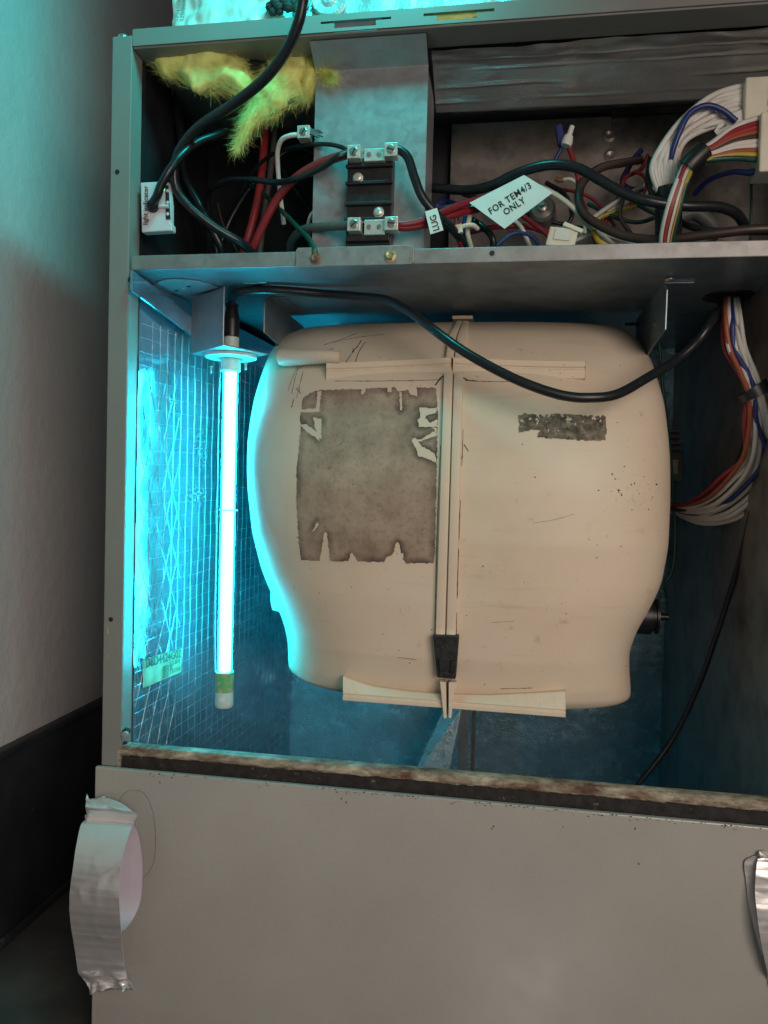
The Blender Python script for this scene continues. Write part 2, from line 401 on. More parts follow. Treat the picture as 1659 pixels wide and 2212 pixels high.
# ------------------------------------------------------------------ air handler cabinet
XR = 0.665                                             # right outer edge, just outside the frame
cab = thing('air_handler_cabinet', (0.32, 0.0, FZ), 'open beige air handler cabinet with foil lined blower compartment and wiring shelf', 'air handler')
MB().box((-0.022, 0.0125, FZ + 0.001), (-0.019, 0.55, 0.714)).build('side_panel', M['frame'], cab)
MB().box((XR - 0.003, 0.0, FZ + 0.001), (XR, 0.55, 0.714)).build('side_panel', M['frame'], cab)
MB().box((-0.019, 0.545, FZ + 0.001), (XR - 0.003, 0.549, 0.714)).build('back_panel', M['galv_dark'], cab)
MB().box((-0.019, 0.02, 0.7105), (XR - 0.003, 0.545, 0.714)).build('top_panel', M['frame'], cab)
# front left stile: face, inner return
st = MB().box((-0.0215, 0.0, -0.019), (-0.0005, 0.0025, 0.711)).build('stile', M['frame'], cab, bevel=0.0009)
MB().box((-0.0035, 0.0026, -0.012), (-0.0007, 0.022, 0.702)).build('inner_return', M['frame'], st)
for (x, y, r) in ((253, 371, 0.0024), (239, 1338, 0.0024)):
    c = P(x, y, -0.0004); MB().lathe((c.x, 0.0003, c.z), (0, -1, 0), [(r, 0), (r, 0.0006), (r * 0.7, 0.0007)], 16).build('screw_hole', M['void'], st)
MB().obox(P(279, 604, -0.0006), (0.0012, 0, 0), (0, 0.0004, 0), (0, 0, 0.002)).build('slot', M['void'], st)
for k, (x, y, w, h) in enumerate(((233, 1362, 4, 11), (234, 1420, 3, 9))):
    c = P(x, y, -0.0003); vs = [Vector((c.x + math.cos(a) * w * .0004 * random.uniform(.6, 1.2), -0.0002, c.z + math.sin(a) * h * .00045 * random.uniform(.6, 1.2))) for a in [i * .628 for i in range(10)]]
    MB().prism(vs, (0, -0.0002, 0)).build('paint_chip', M['brass'], st)
# screw on the top corner
c = P(266, 62, 0.006)
MB().lathe((c.x, c.y, 0.7115), (0, 0, 1), [(0.0052, 0), (0.0052, 0.001), (0.0046, 0.0028), (0.0025, 0.0042), (0, 0.0046)], 20).build('corner_screw', M['screw'], st)

# top rail with two keyed slots cut through its face
ZR0, ZR1 = 0.7005, 0.7165
def sx(px, py): return P(px, py, 0).x
s1a, s1b, s1c, s1d = sx(693, 43), sx(845, 32), sx(722, 45), sx(812, 40)
s2a, s2b, s2c, s2d = sx(915, 26), sx(1068, 13), sx(945, 28), sx(1030, 22)
holes = [(s1a, s1b, 0.7082, 0.7104), (s1c, s1d, 0.7035, 0.7082), (s2a, s2b, 0.7082, 0.7110), (s2c, s2d, 0.7035, 0.7082)]
xs = sorted({0.0, XR} | {h[0] for h in holes} | {h[1] for h in holes}); zs = sorted({ZR0, ZR1} | {h[2] for h in holes} | {h[3] for h in holes})
rb = MB()
def solid(x, z): return 0 < x < XR and ZR0 < z < ZR1 and not any(a < x < b and c < z < d for a, b, c, d in holes)
T = 0.0018
for x0, x1 in zip(xs, xs[1:]):
    for z0, z1 in zip(zs, zs[1:]):
        xm, zm = (x0 + x1) / 2, (z0 + z1) / 2
        if not solid(xm, zm): continue
        rb.add([(x0, 0, z0), (x1, 0, z0), (x1, 0, z1), (x0, 0, z1)], [(0, 1, 2, 3)])
        rb.add([(x0, T, z0), (x1, T, z0), (x1, T, z1), (x0, T, z1)], [(3, 2, 1, 0)])
        e = 1e-5
        if not solid(xm, z1 + e): rb.add([(x0, 0, z1), (x1, 0, z1), (x1, T, z1), (x0, T, z1)], [(0, 1, 2, 3)])
        if not solid(xm, z0 - e): rb.add([(x0, 0, z0), (x1, 0, z0), (x1, T, z0), (x0, T, z0)], [(3, 2, 1, 0)])
        if not solid(x1 + e, zm): rb.add([(x1, 0, z0), (x1, T, z0), (x1, T, z1), (x1, 0, z1)], [(0, 1, 2, 3)])
        if not solid(x0 - e, zm): rb.add([(x0, 0, z0), (x0, T, z0), (x0, T, z1), (x0, 0, z1)], [(3, 2, 1, 0)])
tr = rb.build('top_rail', M['frame'], cab, weld=True)
MB().box((0.0003, 0.0019, 0.6985), (XR - 0.004, 0.034, 0.7003)).build('rail_return', M['frame'], tr)
MB().box((0.0003, 0.0020, 0.7167), (XR - 0.004, 0.030, 0.7180)).build('rail_top_flange', M['frame'], tr)
MB().box((s1c - 0.006, 0.0050, 0.7008), (s1d + 0.004, 0.0062, 0.7125)).build('slot_tab', M['galv'], tr)
MB().box((s2c - 0.02, 0.0060, 0.7008), (s2d + 0.02, 0.02, 0.7140)).build('slot_insulation', M['wool'], tr)

# wiring shelf: sheet, front lip, rear step
ZS = 0.4815
sh = MB().box((0.0025, 0.0021, ZS), (0.660, 0.200, ZS + 0.0015)).build('shelf', M['galv_dark'], cab)
lp = MB().box((0.0025, 0.0, ZS - 0.0002), (0.660, 0.0020, ZS + 0.0140)).build('shelf_lip', M['galv_dirty'], sh, bevel=0.0007)
MB().box((0.0025, 0.2001, ZS), (0.660, 0.2016, ZS + 0.016)).build('shelf_step', M['galv_dark'], sh)
MB().box((0.0025, 0.2017, ZS + 0.0145), (0.660, 0.545, ZS + 0.016)).build('rear_ceiling', M['galv_dark'], sh)
c = P(1063, 547, 0); MB().lathe((c.x, 0.0002, c.z), (0, -1, 0), [(0.0025, 0), (0.0025, 0.0006), (0.0015, 0.0007)], 14).build('lip_hole', M['void'], lp)
# pressed tab and bits under the shelf
c = PZ(553, 611, ZS)
MB().box((c.x - 0.012, c.y - 0.004, ZS - 0.0012), (c.x + 0.012, c.y + 0.010, ZS - 0.0001)).build('pressed_tab', M['galv_dark'], sh, bevel=0.0004)
MB().lathe((c.x + 0.002, c.y + 0.003, ZS - 0.0013), (0, 0, -1), [(0.0045, 0), (0.0045, 0.0008), (0, 0.0016)], 12).build('tab_screw', M['black'], sh)
c = PZ(1575, 640, ZS); GROM = c.copy()
MB().lathe((c.x, c.y, ZS - 0.0001), (0, 0, -1), [(0.026, 0), (0.026, 0.0012), (0.022, 0.0020), (0.016, 0.0016)], 28).build('grommet', M['black'], sh)

# liners of the lower compartment
def wrinkle(v, amp, sc, seed=0.0): return noise.fractal(Vector((v.x * sc + seed, v.y * sc, v.z * sc)), 1.0, 2.0, 4) * amp
def wallx(y, z):
    return lerp(0.0006, 0.030, (y - 0.0225) / 0.4925) + wrinkle(Vector((0, y * 0.7, z)), 0.0009, 18) + noise.noise(Vector((0, y * 50, z * 7))) * 0.0003
def lw(u, v):
    y = lerp(0.0225, 0.515, u); z = lerp(FZ + 0.01, ZS - 0.0010, v)
    x = lerp(0.0006, 0.030, u); p = Vector((x, y, z))
    return p + Vector((wrinkle(Vector((0, y * 0.7, z)), 0.0009, 18) + noise.noise(Vector((0, y * 50, z * 7))) * 0.0003, 0, 0))
fl = MB().grid(lw, 120, 170).build('foil_liner', M['foil'], cab)
tag(fl, label='crinkled foil insulation on the left wall with scrim lines')
sl = MB()
def yarn(y0, z0, y1, z1, w, seed):
    n = max(6, int(math.hypot(y1 - y0, z1 - z0) / 0.006)); vs = []
    dy, dz = y1 - y0, z1 - z0; l = math.hypot(dy, dz); ny, nz = -dz / l, dy / l
    for i in range(n + 1):
        t = i / n; wob = noise.noise(Vector((seed, t * 7, 0))) * 0.0016
        y, z = lerp(y0, y1, t) + ny * wob, lerp(z0, z1, t) + nz * wob
        k = w * (0.35 + 0.9 * abs(noise.noise(Vector((seed, t * 40, 5)))))
        for sgn in (-1, 0, 1):
            yy, zz = y + ny * k * sgn, z + nz * k * sgn
            vs.append(Vector((wallx(yy, zz) + (0.0005 if sgn == 0 else 0.00005), yy, zz)))
    sl.add(vs, [(3 * i + j, 3 * i + j + 1, 3 * i + j + 4, 3 * i + j + 3) for i in range(n) for j in (0, 1)], True)
k_ = 0
z_ = -0.16
while z_ < 0.44: yarn(0.024, z_, 0.50, z_ + 0.012, 0.00036, k_ * 1.7); z_ += 0.0145; k_ += 1
y_ = 0.045
while y_ < 0.50: yarn(y_, -0.20, y_ + 0.004, 0.44, 0.00036, 50 + k_ * 1.7); y_ += 0.0165; k_ += 1
for q_ in range(10):
    zq = -0.08 + q_ * 0.055
    yarn(0.026, zq, 0.12, zq - 0.20, 0.00045, 200 + q_); yarn(0.026, zq - 0.16, 0.11, zq + 0.04, 0.00045, 300 + q_)
tag(sl.build('scrim_yarn', M['scrim'], fl), kind='stuff')
MB().box((-0.0185, 0.0222, FZ + 0.01), (-0.0004, 0.024, ZS - 0.002)).build('liner_edge', M['foil'], cab)
def bw(u, v):
    x = lerp(0.028, 0.622, u); z = lerp(FZ + 0.01, ZS + 0.014, v); p = Vector((x, 0.515, z))
    return p + Vector((0, wrinkle(p, 0.0022, 16, 3.0), 0))
MB().grid(bw, 120, 150).build('foil_liner', M['foil_dark'], cab)
def rw(u, v):
    y = lerp(0.515, 0.004, u); z = lerp(FZ + 0.01, ZS - 0.001, v); p = Vector((0.622, y, z))
    return p + Vector((wrinkle(p, 0.0010, 12, 7.0), 0, 0))
MB().grid(rw, 80, 120).build('side_liner', M['galv_brown'], cab)
MB().box((0.0, 0.035, FZ + 0.004), (0.655, 0.544, FZ + 0.0095)).build('bottom_panel', M['galv_dark'], cab)
# foil tape seam between side liner and shelf
a, b = PX(284, 606, 0.0065), PX(412, 704, 0.017)
MB().obox((a + b) / 2, (b - a) / 2, (0.0012, 0, 0), (0, 0, 0.010)).build('corner_flashing', M['foil'], cab)
# mould spots and white corrosion blooms on the left liner
def patch(cx, cy, rx, ry, n, name, mat, par, x=0.012, thr=0.02):
    mb = MB(); st_ = 1.1
    for i in range(int(-rx / st_), int(rx / st_)):
        for j in range(int(-ry / st_), int(ry / st_)):
            u, v = i * st_, j * st_
            d = 1 - (u / rx) ** 2 - (v / ry) ** 2
            if d <= 0: continue
            q = noise.fractal(Vector((u * 0.11 + n, v * 0.09, n * 2.3)), 0.8, 2.1, 5)
            if abs(q) < 0.075 * d + thr * d:
                ps = []
                for (a_, b_) in ((0, 0), (st_, 0), (st_, st_), (0, st_)):
                    p = PX(cx + u + a_, cy + v + b_, lerp(0.0006, 0.030, 0.15)); yy = (p.y - 0.0225) / 0.4925
                    p = PX(cx + u + a_, cy + v + b_, lerp(0.0006, 0.030, yy) + 0.0022); ps.append(p)
                mb.add(ps, [(3, 2, 1, 0)])
    if mb.v: mb.build(name, mat, par)
patch(432, 975, 20, 48, 1.3, 'corrosion_bloom', M['galv'], fl)
patch(422, 1070, 28, 32, 5.1, 'corrosion_bloom', M['galv'], fl)
patch(372, 868, 16, 22, 9.7, 'corrosion_bloom', M['galv'], fl)
# sticker on the left liner
def liner_pt(px, py, off=0.0024):
    p = PX(px, py, 0.01)
    for _ in range(4): p = PX(px, py, lerp(0.0006, 0.030, (p.y - 0.0225) / 0.4925) + off)
    return p
q = [liner_pt(*c) for c in ((311, 1425), (397, 1400), (394, 1452), (311, 1487))]
def stkf(u, v):
    p = (q[3].lerp(q[2], u)).lerp(q[0].lerp(q[1], u), v); return Vector((wallx(p.y, p.z) + 0.0010, p.y, p.z))
stk = MB().grid(stkf, 16, 12).build('sticker', M['sticker'], cab)
tag(stk, label='aged greenish part number sticker on the foil liner')

def text_mesh(body, origin, ux, uy, size, name, mat, parent, lift=0.0002, bold=0.02, align='LEFT', spacing=1.0):
    cu = bpy.data.curves.new('t', 'FONT'); cu.body = body; cu.size = 1; cu.offset = bold; cu.align_x = align; cu.extrude = 0.004; cu.space_character = spacing
    cu.resolution_u = 3
    o = bpy.data.objects.new('t', cu); COL.objects.link(o)
    bpy.context.view_layer.update()
    me = bpy.data.meshes.new_from_object(o.evaluated_get(bpy.context.evaluated_depsgraph_get()))
    bpy.data.objects.remove(o); bpy.data.curves.remove(cu)
    origin = Vector(origin); ux = Vector(ux); uy = Vector(uy)
    nn = ux.cross(uy).normalized()
    mb = MB(); mb.add([origin + ux * v.co.x * size + uy * v.co.y * size + nn * (lift + v.co.z * size) for v in me.vertices], [tuple(p.vertices) for p in me.polygons])
    bpy.data.meshes.remove(me)
    return mb.build(name, mat, parent)
ux = (q[1] - q[0]); uy = (q[0] - q[3]); 
text_mesh('D8D4424G02', q[0] + ux * 0.03 - uy * 0.30, ux.normalized(), uy.normalized(), ux.length * 0.155, 'lettering', M['stickerink'], stk)
for r_ in range(3):
    text_mesh(('2-2-2010', '2E', '1 0 2 0 4')[r_], q[0] + ux * 0.62 - uy * (0.50 + 0.15 * r_), ux.normalized(), uy.normalized(), ux.length * 0.075, 'lettering', M['stickerink'], stk)
bc = MB()
for k in range(9):
    o_ = q[0] + ux * 0.45 - uy * (0.45 + 0.05 * k)
    bc.add([o_ + Vector((0.0004, 0, 0)), o_ + ux * 0.14 + Vector((0.0004, 0, 0)), o_ + ux * 0.14 - uy * 0.028 + Vector((0.0004, 0, 0)), o_ - uy * 0.028 + Vector((0.0004, 0, 0))], [(3, 2, 1, 0)])
bc.build('barcode', M['stickerink'], stk)

# centre brace and foil flap low at the back
a, b, c, d = P(905, 1660, 0.42), P(965, 1660, 0.42), P(998, 1530, 0.42), P(960, 1530, 0.46)
a2, b2 = P(880, 1700, 0.40), P(962, 1700, 0.40)
MB().prism([a2, b2, c, d], (0.002, 0.004, 0)).build('foil_flap', M['foil_bright'], cab)
c = P(1000, 1600, 0.43)
MB().box((c.x - 0.007, 0.43, FZ + 0.02), (c.x + 0.008, 0.436, 0.1)).build('brace', M['galv_dirty'], cab)
MB().box((c.x + 0.012, 0.44, FZ + 0.02), (c.x + 0.018, 0.446, 0.1)).build('brace', M['galv_brown'], cab)

# bottom lip, rusted, with black gasket under it
def lipf(u, v):
    x = lerp(-0.001, 0.662, u)
    prof = [(0.012, 0.0030), (0.006, 0.0034), (0.0008, 0.0022), (-0.0008, -0.003), (-0.0006, -0.0052), (0.0010, -0.0066), (0.012, -0.0070)]
    k = v * (len(prof) - 1); i = min(int(k), len(prof) - 2); t = k - i
    y = lerp(prof[i][0], prof[i + 1][0], t); z = lerp(prof[i][1], prof[i + 1][1], t)
    n = noise.fractal(Vector((x * 70, v * 5, 0)), 1, 2, 4); n2 = noise.fractal(Vector((x * 260, v * 9, 4)), 1, 2, 3)
    return Vector((x, y + (n * 0.0007 + n2 * 0.0004) * (0.2 + v), z + (n * 0.0008 + n2 * 0.0004) * (v > 0.4)))
lip = MB().grid(lipf, 420, 18, flip=True).build('bottom_lip', M['rust'], cab)
tag(lip, label='rusted and flaking steel lip below the blower opening')
def gkf(u, v):
    x = lerp(-0.004, 0.662, u); z = lerp(-0.0062, -0.034, v)
    return Vector((x, 0.0030 + noise.fractal(Vector((x * 120, v * 6, 9)), 1, 2, 3) * 0.0012, z))
MB().grid(gkf, 300, 8, flip=True).build('gasket', M['gasket'], cab)
c = P(272, 1590, 0.004)
cm = MB()
for k in range(7):
    o_ = c + Vector((random.uniform(-.005, .004), random.uniform(-.003, .004), random.uniform(-.011, .008))); r_ = random.uniform(.0018, .0040)
    cm.lathe(o_ - Vector((0, 0, r_)), (random.uniform(-.4, .4), random.uniform(-.4, .4), 1), [(0, 0), (r_ * .8, r_ * .4), (r_, r_), (r_ * .6, r_ * 1.7), (0, r_ * 2)], 9)
cm.build('corner_mastic', M['pitch'], cab)
c = P(271, 1588, -0.001)
MB().lathe(c, (0.2, -1, 0), [(0.0042, 0), (0.0042, 0.0012), (0.003, 0.0024), (0, 0.0028)], 14).build('corner_rivet', M['galv'], cab)
MB().box((-0.0040, -0.0008, -0.0195), (-0.0006, -0.0001, -0.001)).build('corner_rust', M['rust'], cab)

# upper compartment: left liner with painted shade, control back panel, foil quilt, chase plate
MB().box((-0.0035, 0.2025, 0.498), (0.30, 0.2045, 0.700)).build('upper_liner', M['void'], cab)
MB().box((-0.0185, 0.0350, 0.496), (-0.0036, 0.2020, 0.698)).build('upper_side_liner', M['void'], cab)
ZB = P(1100, 262, 0.19).z
cbp = MB().box((0.3005, 0.190, 0.4835), (0.4815, 0.1915, ZB)).build('control_back_panel', M['galv_brown'], cab, bevel=0.0006)
MB().box((0.4820, 0.196, 0.4835), (0.660, 0.1975, ZB + 0.01)).build('control_back_panel', M['galv_brown'], cab)
MB().box((0.3005, 0.192, ZB + 0.001), (0.660, 0.1935, 0.698)).build('upper_back_panel', M['void'], cab)  # near-black sheet painted in for the shaded gap over the back panel
for (x, y) in ((1316, 293), (1319, 336)):
    c = P(x, y, 0.1895); MB().lathe((c.x, 0.1899, c.z), (0, -1, 0), [(0.0075, 0), (0.0075, 0.0008), (0.0045, 0.0022), (0.0015, 0.0012), (0, 0.0011)], 20).build('pressed_dimple', M['galv_brown'], cbp)
yq0, yq1 = 0.036, 0.165
zq1 = P(1150, 236, yq1).z
def quilt(u, v):
    x = lerp(0.292, 0.662, u); p = [(0.036, 0.697), (0.060, 0.690), (0.100, 0.668), (0.150, zq1 + 0.010), (0.166, zq1), (0.182, zq1 + 0.007), (0.186, zq1 + 0.03)]
    k = v * (len(p) - 1); i = min(int(k), len(p) - 2); t = k - i
    y = lerp(p[i][0], p[i + 1][0], t); z = lerp(p[i][1], p[i + 1][1], t)
    w = noise.fractal(Vector((x * 7, v * 5, 2)), 1, 2, 3) * 0.0022 + noise.noise(Vector((x * 34, v * 14, 5))) * 0.0020 * max(0, 1 - 3.2 * v)
    for k, vk in enumerate((0.10, 0.17, 0.235, 0.29, 0.345, 0.40, 0.47, 0.56)):
        g = max(0.0, noise.noise(Vector((x * 9, k * 3.7, 1))) + 0.25)
        d = (v - vk - 0.012 * noise.noise(Vector((x * 7, k, 4)))) / 0.0050
        w -= 0.0021 * g * math.exp(-d * d)
    return Vector((x, y, z + w))
ql = MB().grid(quilt, 150, 230, flip=True).build('foil_quilt', M['foil_quilt'], cab)
tag(ql, label='wrinkled foil faced insulation under the cabinet top')
# chase plate behind the terminal block
CPY = 0.034
x0, x1 = P(679, 300, CPY).x, P(921, 300, CPY).x
zb = P(800, 148, CPY).z; zt_ = P(905, 50, 0.012).z
cp = MB()
pr = [(CPY, 0.4845), (CPY, zb - 0.001), (CPY - 0.0006, zb), (0.008, 0.6975)]
def cpf(u, v):
    k = v * 3; i = min(int(k), 2); t = k - i
    return Vector((lerp(x0, x1, u), lerp(pr[i][0], pr[i + 1][0], t), lerp(pr[i][1], pr[i + 1][1], t)))
cp.grid(cpf, 1, 3, smooth=False)
cp.grid(lambda u, v: cpf(u, v) + Vector((0, 0.0012, 0.0002)), 1, 3, smooth=False, flip=True)
cp.box((x1 - 0.0012, CPY + 0.0005, 0.4845), (x1 - 0.0001, CPY + 0.06, zb - 0.004))
chase = cp.build('chase_plate', M['galv'], cab)
tag(chase, label='folded galvanised plate carrying the terminal block')
# foot of the chase plate bolted over the shelf lip
a, b = P(638, 577, -0.003), P(895, 535, -0.003)
zc0, zc1 = ZS - 0.0012, ZS + 0.0168
br = MB().prism([(a.x, -0.0026, zc0), (b.x - 0.003, -0.0026, zc0), (b.x, -0.0026, zc0 + 0.003), (b.x, -0.0026, zc1), (a.x + 0.002, -0.0026, zc1), (a.x, -0.0026, zc1 - 0.002)], (0, 0.0024, 0)).build('plate_foot', M['galv_dirty'], chase, bevel=0.0005)
def bolt(px, py, y, r, mat, parent, name='bolt', hexa=True):
    c = P(px, py, y); mb = MB()
    mb.lathe((c.x, y, c.z), (0, -1, 0), [(r * 1.35, 0), (r * 1.35, 0.0008), (r, 0.0010)], 20)
    mb.lathe((c.x, y - 0.0008, c.z), (0, -1, 0), [(r, 0), (r, 0.0030), (r * 0.8, 0.0038), (r * 0.3, 0.0034)], 6 if hexa else 18, smooth=False)
    return mb.build(name, mat, parent)
bolt(682, 559, -0.0027, 0.0040, M['rustbolt'], br); bolt(843, 553, -0.0027, 0.0044, M['brass'], br)

# ------------------------------------------------------------------ blower mounting brackets
def bracket(name, label, pts, x, th, topx, side):
    o = thing(name, (x, 0.12, ZS - 0.06), label, 'bracket')
    MB().prism([(x, p[0], p[1]) for p in pts], (th, 0, 0)).build('web', M['galv_dark'], o, bevel=0.0003)
    MB().box((min(x, x + topx), pts[0][0] + 0.002, ZS - 0.0016), (max(x, x + topx), 0.20, ZS - 0.0002)).build('flange', M['galv_dark'], o, bevel=0.0003)
    return o
xb = P(569, 680, 0.10).x
z1, z2, z3 = P(569, 652, 0.10).z, P(568, 718, 0.10).z, PX(607, 752, xb)
bracket('mounting_bracket', 'dark steel blower bracket beside the glowing lamp', [(0.112, ZS - 0.0018), (0.10, z1), (0.10, z2), (z3.y, z3.z), (0.26, 0.40), (0.26, ZS - 0.0018)], xb, 0.0015, 0.02, 1)
xb2 = P(1437, 680, 0.06).x
pz = [PX(1433, 598, xb2), PX(1436, 618, xb2), PX(1438, 628, xb2), PX(1436, 712, xb2), PX(1405, 755, xb2)]
br2 = bracket('mounting_bracket', 'grey steel blower bracket hanging near the cable grommet', [(pz[0].y, ZS - 0.0018), (pz[1].y, pz[1].z), (pz[2].y - 0.004, pz[2].z), (pz[3].y, pz[3].z), (pz[4].y, pz[4].z), (0.24, 0.41), (0.24, ZS - 0.0018)], xb2, 0.0015, 0.03, 1)
c = PZ(1448, 601, ZS - 0.002)
MB().lathe((c.x, c.y + 0.004, ZS - 0.0017), (0, 0, -1), [(0.0048, 0), (0.0048, 0.0012), (0.003, 0.0024), (0, 0.0026)], 14).build('flange_screw', M['screw'], br2)
c = PX(1415, 700, xb2)
MB().lathe((xb2, c.y, c.z), (-1, 0, 0), [(0.003, 0), (0.003, 0.001), (0, 0.002)], 12).build('web_screw', M['screw'], br2)

# ------------------------------------------------------------------ blower housing
BZc, BYc, BR = 0.268, 0.230, 0.204
def yfront(z):
    if z >= BZc:
        return BYc - math.sqrt(max(0, BR * BR - (z - BZc) ** 2))
    return -0.032 + interp([(0.03, 0.128), (0.046, 0.116), (0.055, 0.105), (0.068, 0.0975), (0.10, 0.084), (0.16, 0.070), (0.22, 0.0605), (BZc, 0.058)], z)
Lp = [(640, 1440), (633, 1400), (630, 1370), (619, 1330), (602, 1292), (571, 1225), (550, 1150), (537, 1050), (541, 960), (556, 880), (582, 805), (606, 765), (640, 735), (720, 705)]
Rp = [(1357, 1490), (1357, 1440), (1359, 1400), (1376, 1355), (1403, 1312), (1430, 1258), (1446, 1180), (1452, 1080), (1448, 980), (1432, 870), (1403, 790), (1370, 745), (1335, 722), (1270, 700)]
def tab(pts):
    out = []
    for (px, py) in pts:
        y = 0.17
        for _ in range(3):
            p = P(px, py, y); y = yfront(p.z) + 0.11
        out.append((p.z, p.x))
    out.sort(); return out
LT, RT = tab(Lp), tab(Rp)
def smooth_interp(tb, z):
    return sum(interp(tb, z + d) * w for d, w in ((-0.010, 1), (-0.005, 2), (0, 3), (0.005, 2), (0.010, 1))) / 9
ZTOP = BZc + BR; ZBOT = 0.046
NEXP = 3.2
SECT = []
for k_ in range(601):
    z_ = 0.0 + k_ * 0.5 / 600; xl_, xr_ = smooth_interp(LT, z_), smooth_interp(RT, z_); SECT.append(((xl_ + xr_) / 2, (xr_ - xl_) / 2))
def sect(z):
    k = min(599.999, max(0, z * 1200)); i = int(k); t = k - i; a, b = SECT[i], SECT[i + 1]
    return a[0] + (b[0] - a[0]) * t, a[1] + (b[1] - a[1]) * t
def bdep(z): return interp([(0.03, 0.11), (0.10, 0.145), (0.27, 0.165), (0.40, 0.135), (0.472, 0.09)], z)
def surf(x, z, off=0.0):
    xc, a = sect(z); u = min(0.999, abs((x - xc) / a))
    return Vector((x, yfront(z) + bdep(z) * (1 - (1 - u ** NEXP) ** (1 / NEXP)) - off, z))
blw = thing('blower_housing', (0.31, 0.2, 0.05), 'ivory plastic blower housing with dark label residue and centre seam', 'blower')
def bodyf(u, v):
    # v: bottom -> top over the front; u: left back -> front -> right back
    t = v
    if t < 0.5:
        s0 = math.cos(math.pi * (1 - min(1, max(0, (u - 0.1) / 0.8))))
        zb_ = ZBOT + (0.020 * abs(s0) ** 2.2 if s0 < 0 else 0.004 * s0 ** 2)
        z = lerp(zb_, BZc, t / 0.5)
    else: z = BZc + BR * math.sin((t - 0.5) / 0.5 * math.pi / 2)
    xc, a = sect(z); yf = yfront(z); b = bdep(z)
    if u < 0.1: return Vector((xc - a, lerp(yf + b + 0.12, yf + b, u / 0.1), z))
    if u > 0.9: return Vector((xc + a, lerp(yf + b, yf + b + 0.12, (u - 0.9) / 0.1), z))
    th = math.pi * (1 - (u - 0.1) / 0.8); c_, s_ = math.cos(th), math.sin(th)
    x = xc + a * math.copysign(abs(c_) ** (2 / NEXP), c_); y = yf + b - b * abs(s_) ** (2 / NEXP)
    return Vector((x, y, z))
body = MB().grid(bodyf, 170, 150)
# closed rounded underside
def botf(u, v):
    p = bodyf(u, 0.0); xc, a = sect(ZBOT); ctr = Vector((xc, 0.24, ZBOT - 0.012))
    return p.lerp(ctr, v) + Vector((0, 0, -0.010 * math.sin(min(1, v * 2.2) * math.pi / 2)))
body.grid(botf, 170, 10, flip=True)
hb = body.build('shell', M['ivory'], blw, weld=True)

def on(px, py, off=0.0):
    y = 0.1
    for _ in range(8):
        p = P(px, py, y); y = surf(p.x, min(p.z, ZTOP - 0.002)).y - off
    return P(px, py, y)
# flanges: two pieces each side of the seam
def flange(pl, pr, depth, h, nm, par, n=14, shrink=1.0):
    mb = MB(); A = []
    for k in range(n + 1):
        px, py = lerp(pl[0], pr[0], k / n), lerp(pl[1], pr[1], k / n)
        A.append(on(px, py))
    yf = min(p.y for p in A) - depth
    rows = []
    prof = [(0, 0.001), (0, -h * 0.30), (0.0016, -h * 0.34), (0.0016, -h * 0.42), (0.0004, -h * 0.46), (0.0008, -h)]
    for p in A:
        y0 = yf
        ring = [Vector((p.x, max(p.y, y0) + 0.02, p.z))] + [Vector((p.x, y0 + dy, p.z + dz)) for dy, dz in prof] + [Vector((p.x, max(p.y, y0) + 0.02, p.z - h))]
        rows.append(ring)
    m = len(rows[0])
    for r0, r1 in zip(rows, rows[1:]):
        mb.add(r0 + r1, [(i, m + i, m + i + 1, i + 1) for i in range(m - 1)])
    for r in (rows[0], rows[-1]):
        mb.add(r, [tuple(range(m))] if r is rows[-1] else [tuple(reversed(range(m)))])
    return mb.build(nm, M['ivory'], par, bevel=0.0006)
flange((712, 790), (977, 778), 0.010, 0.0165, 'upper_flange', blw)
flange((981, 778), (1262, 788), 0.010, 0.0165, 'upper_flange', blw)
def lowflange(x0p, x1p, nm):
    mb = MB(); n = 12; rows = []
    for k in range(n + 1):
        px = lerp(x0p, x1p, k / n); pyb = lerp(1513, 1550, (px - 741) / (1222 - 741)); pyt = interp([(741, 1468), (800, 1488), (880, 1500), (960, 1506), (1050, 1508), (1222, 1500)], px) - 6
        b_ = P(px, pyb, 0.054); t_ = P(px, pyt, 0.062)
        rows.append([t_ + Vector((0, 0.03, 0)), t_, b_ + Vector((0, 0, 0.0075)), b_ + Vector((0, 0.0012, 0.0068)), b_ + Vector((0, 0.0012, 0.005)), b_ + Vector((0, -0.0004, 0.0045)), b_, b_ + Vector((0, 0.03, 0))])
    m = len(rows[0])
    for r0, r1 in zip(rows, rows[1:]): mb.add(r0 + r1, [(i, m + i, m + i + 1, i + 1) for i in range(m - 1)])
    mb.add(rows[0], [tuple(reversed(range(m)))]); mb.add(rows[-1], [tuple(range(m))])
    return mb.build(nm, M['ivory'], blw, bevel=0.0005)
lowflange(741, 958, 'lower_flange'); lowflange(975, 1222, 'lower_flange')
# seam ribs (left and right of the split) following the shell
def rib(ptsL, ptsR, proud, nm, n=26):
    mb = MB(); rows = []
    for k in range(n + 1):
        t = k / n
        py = lerp(ptsL[0][1], ptsL[-1][1], t)
        pl = interp([(p[1], p[0]) for p in ptsL], py); pr_ = interp([(p[1], p[0]) for p in ptsR], py)
        a, b = on(pl, py), on(pr_, py); y = min(a.y, b.y) - proud
        rows.append([Vector((a.x, a.y + 0.004, a.z)), Vector((a.x, y, a.z)), Vector((b.x, y, a.z)), Vector((b.x, b.y + 0.004, a.z))])
    for r0, r1 in zip(rows, rows[1:]): mb.add(r0 + r1, [(i, i + 1, 5 + i, 4 + i) for i in range(3)], True)
    mb.add(rows[0], [(0, 1, 2, 3)]); mb.add(rows[-1], [(3, 2, 1, 0)])
    o = mb.build(nm, M['ivory'], blw, bevel=0.0005); return o
rib([(960, 808), (942, 1374)], [(979, 808), (962, 1374)], 0.006, 'seam_rib')
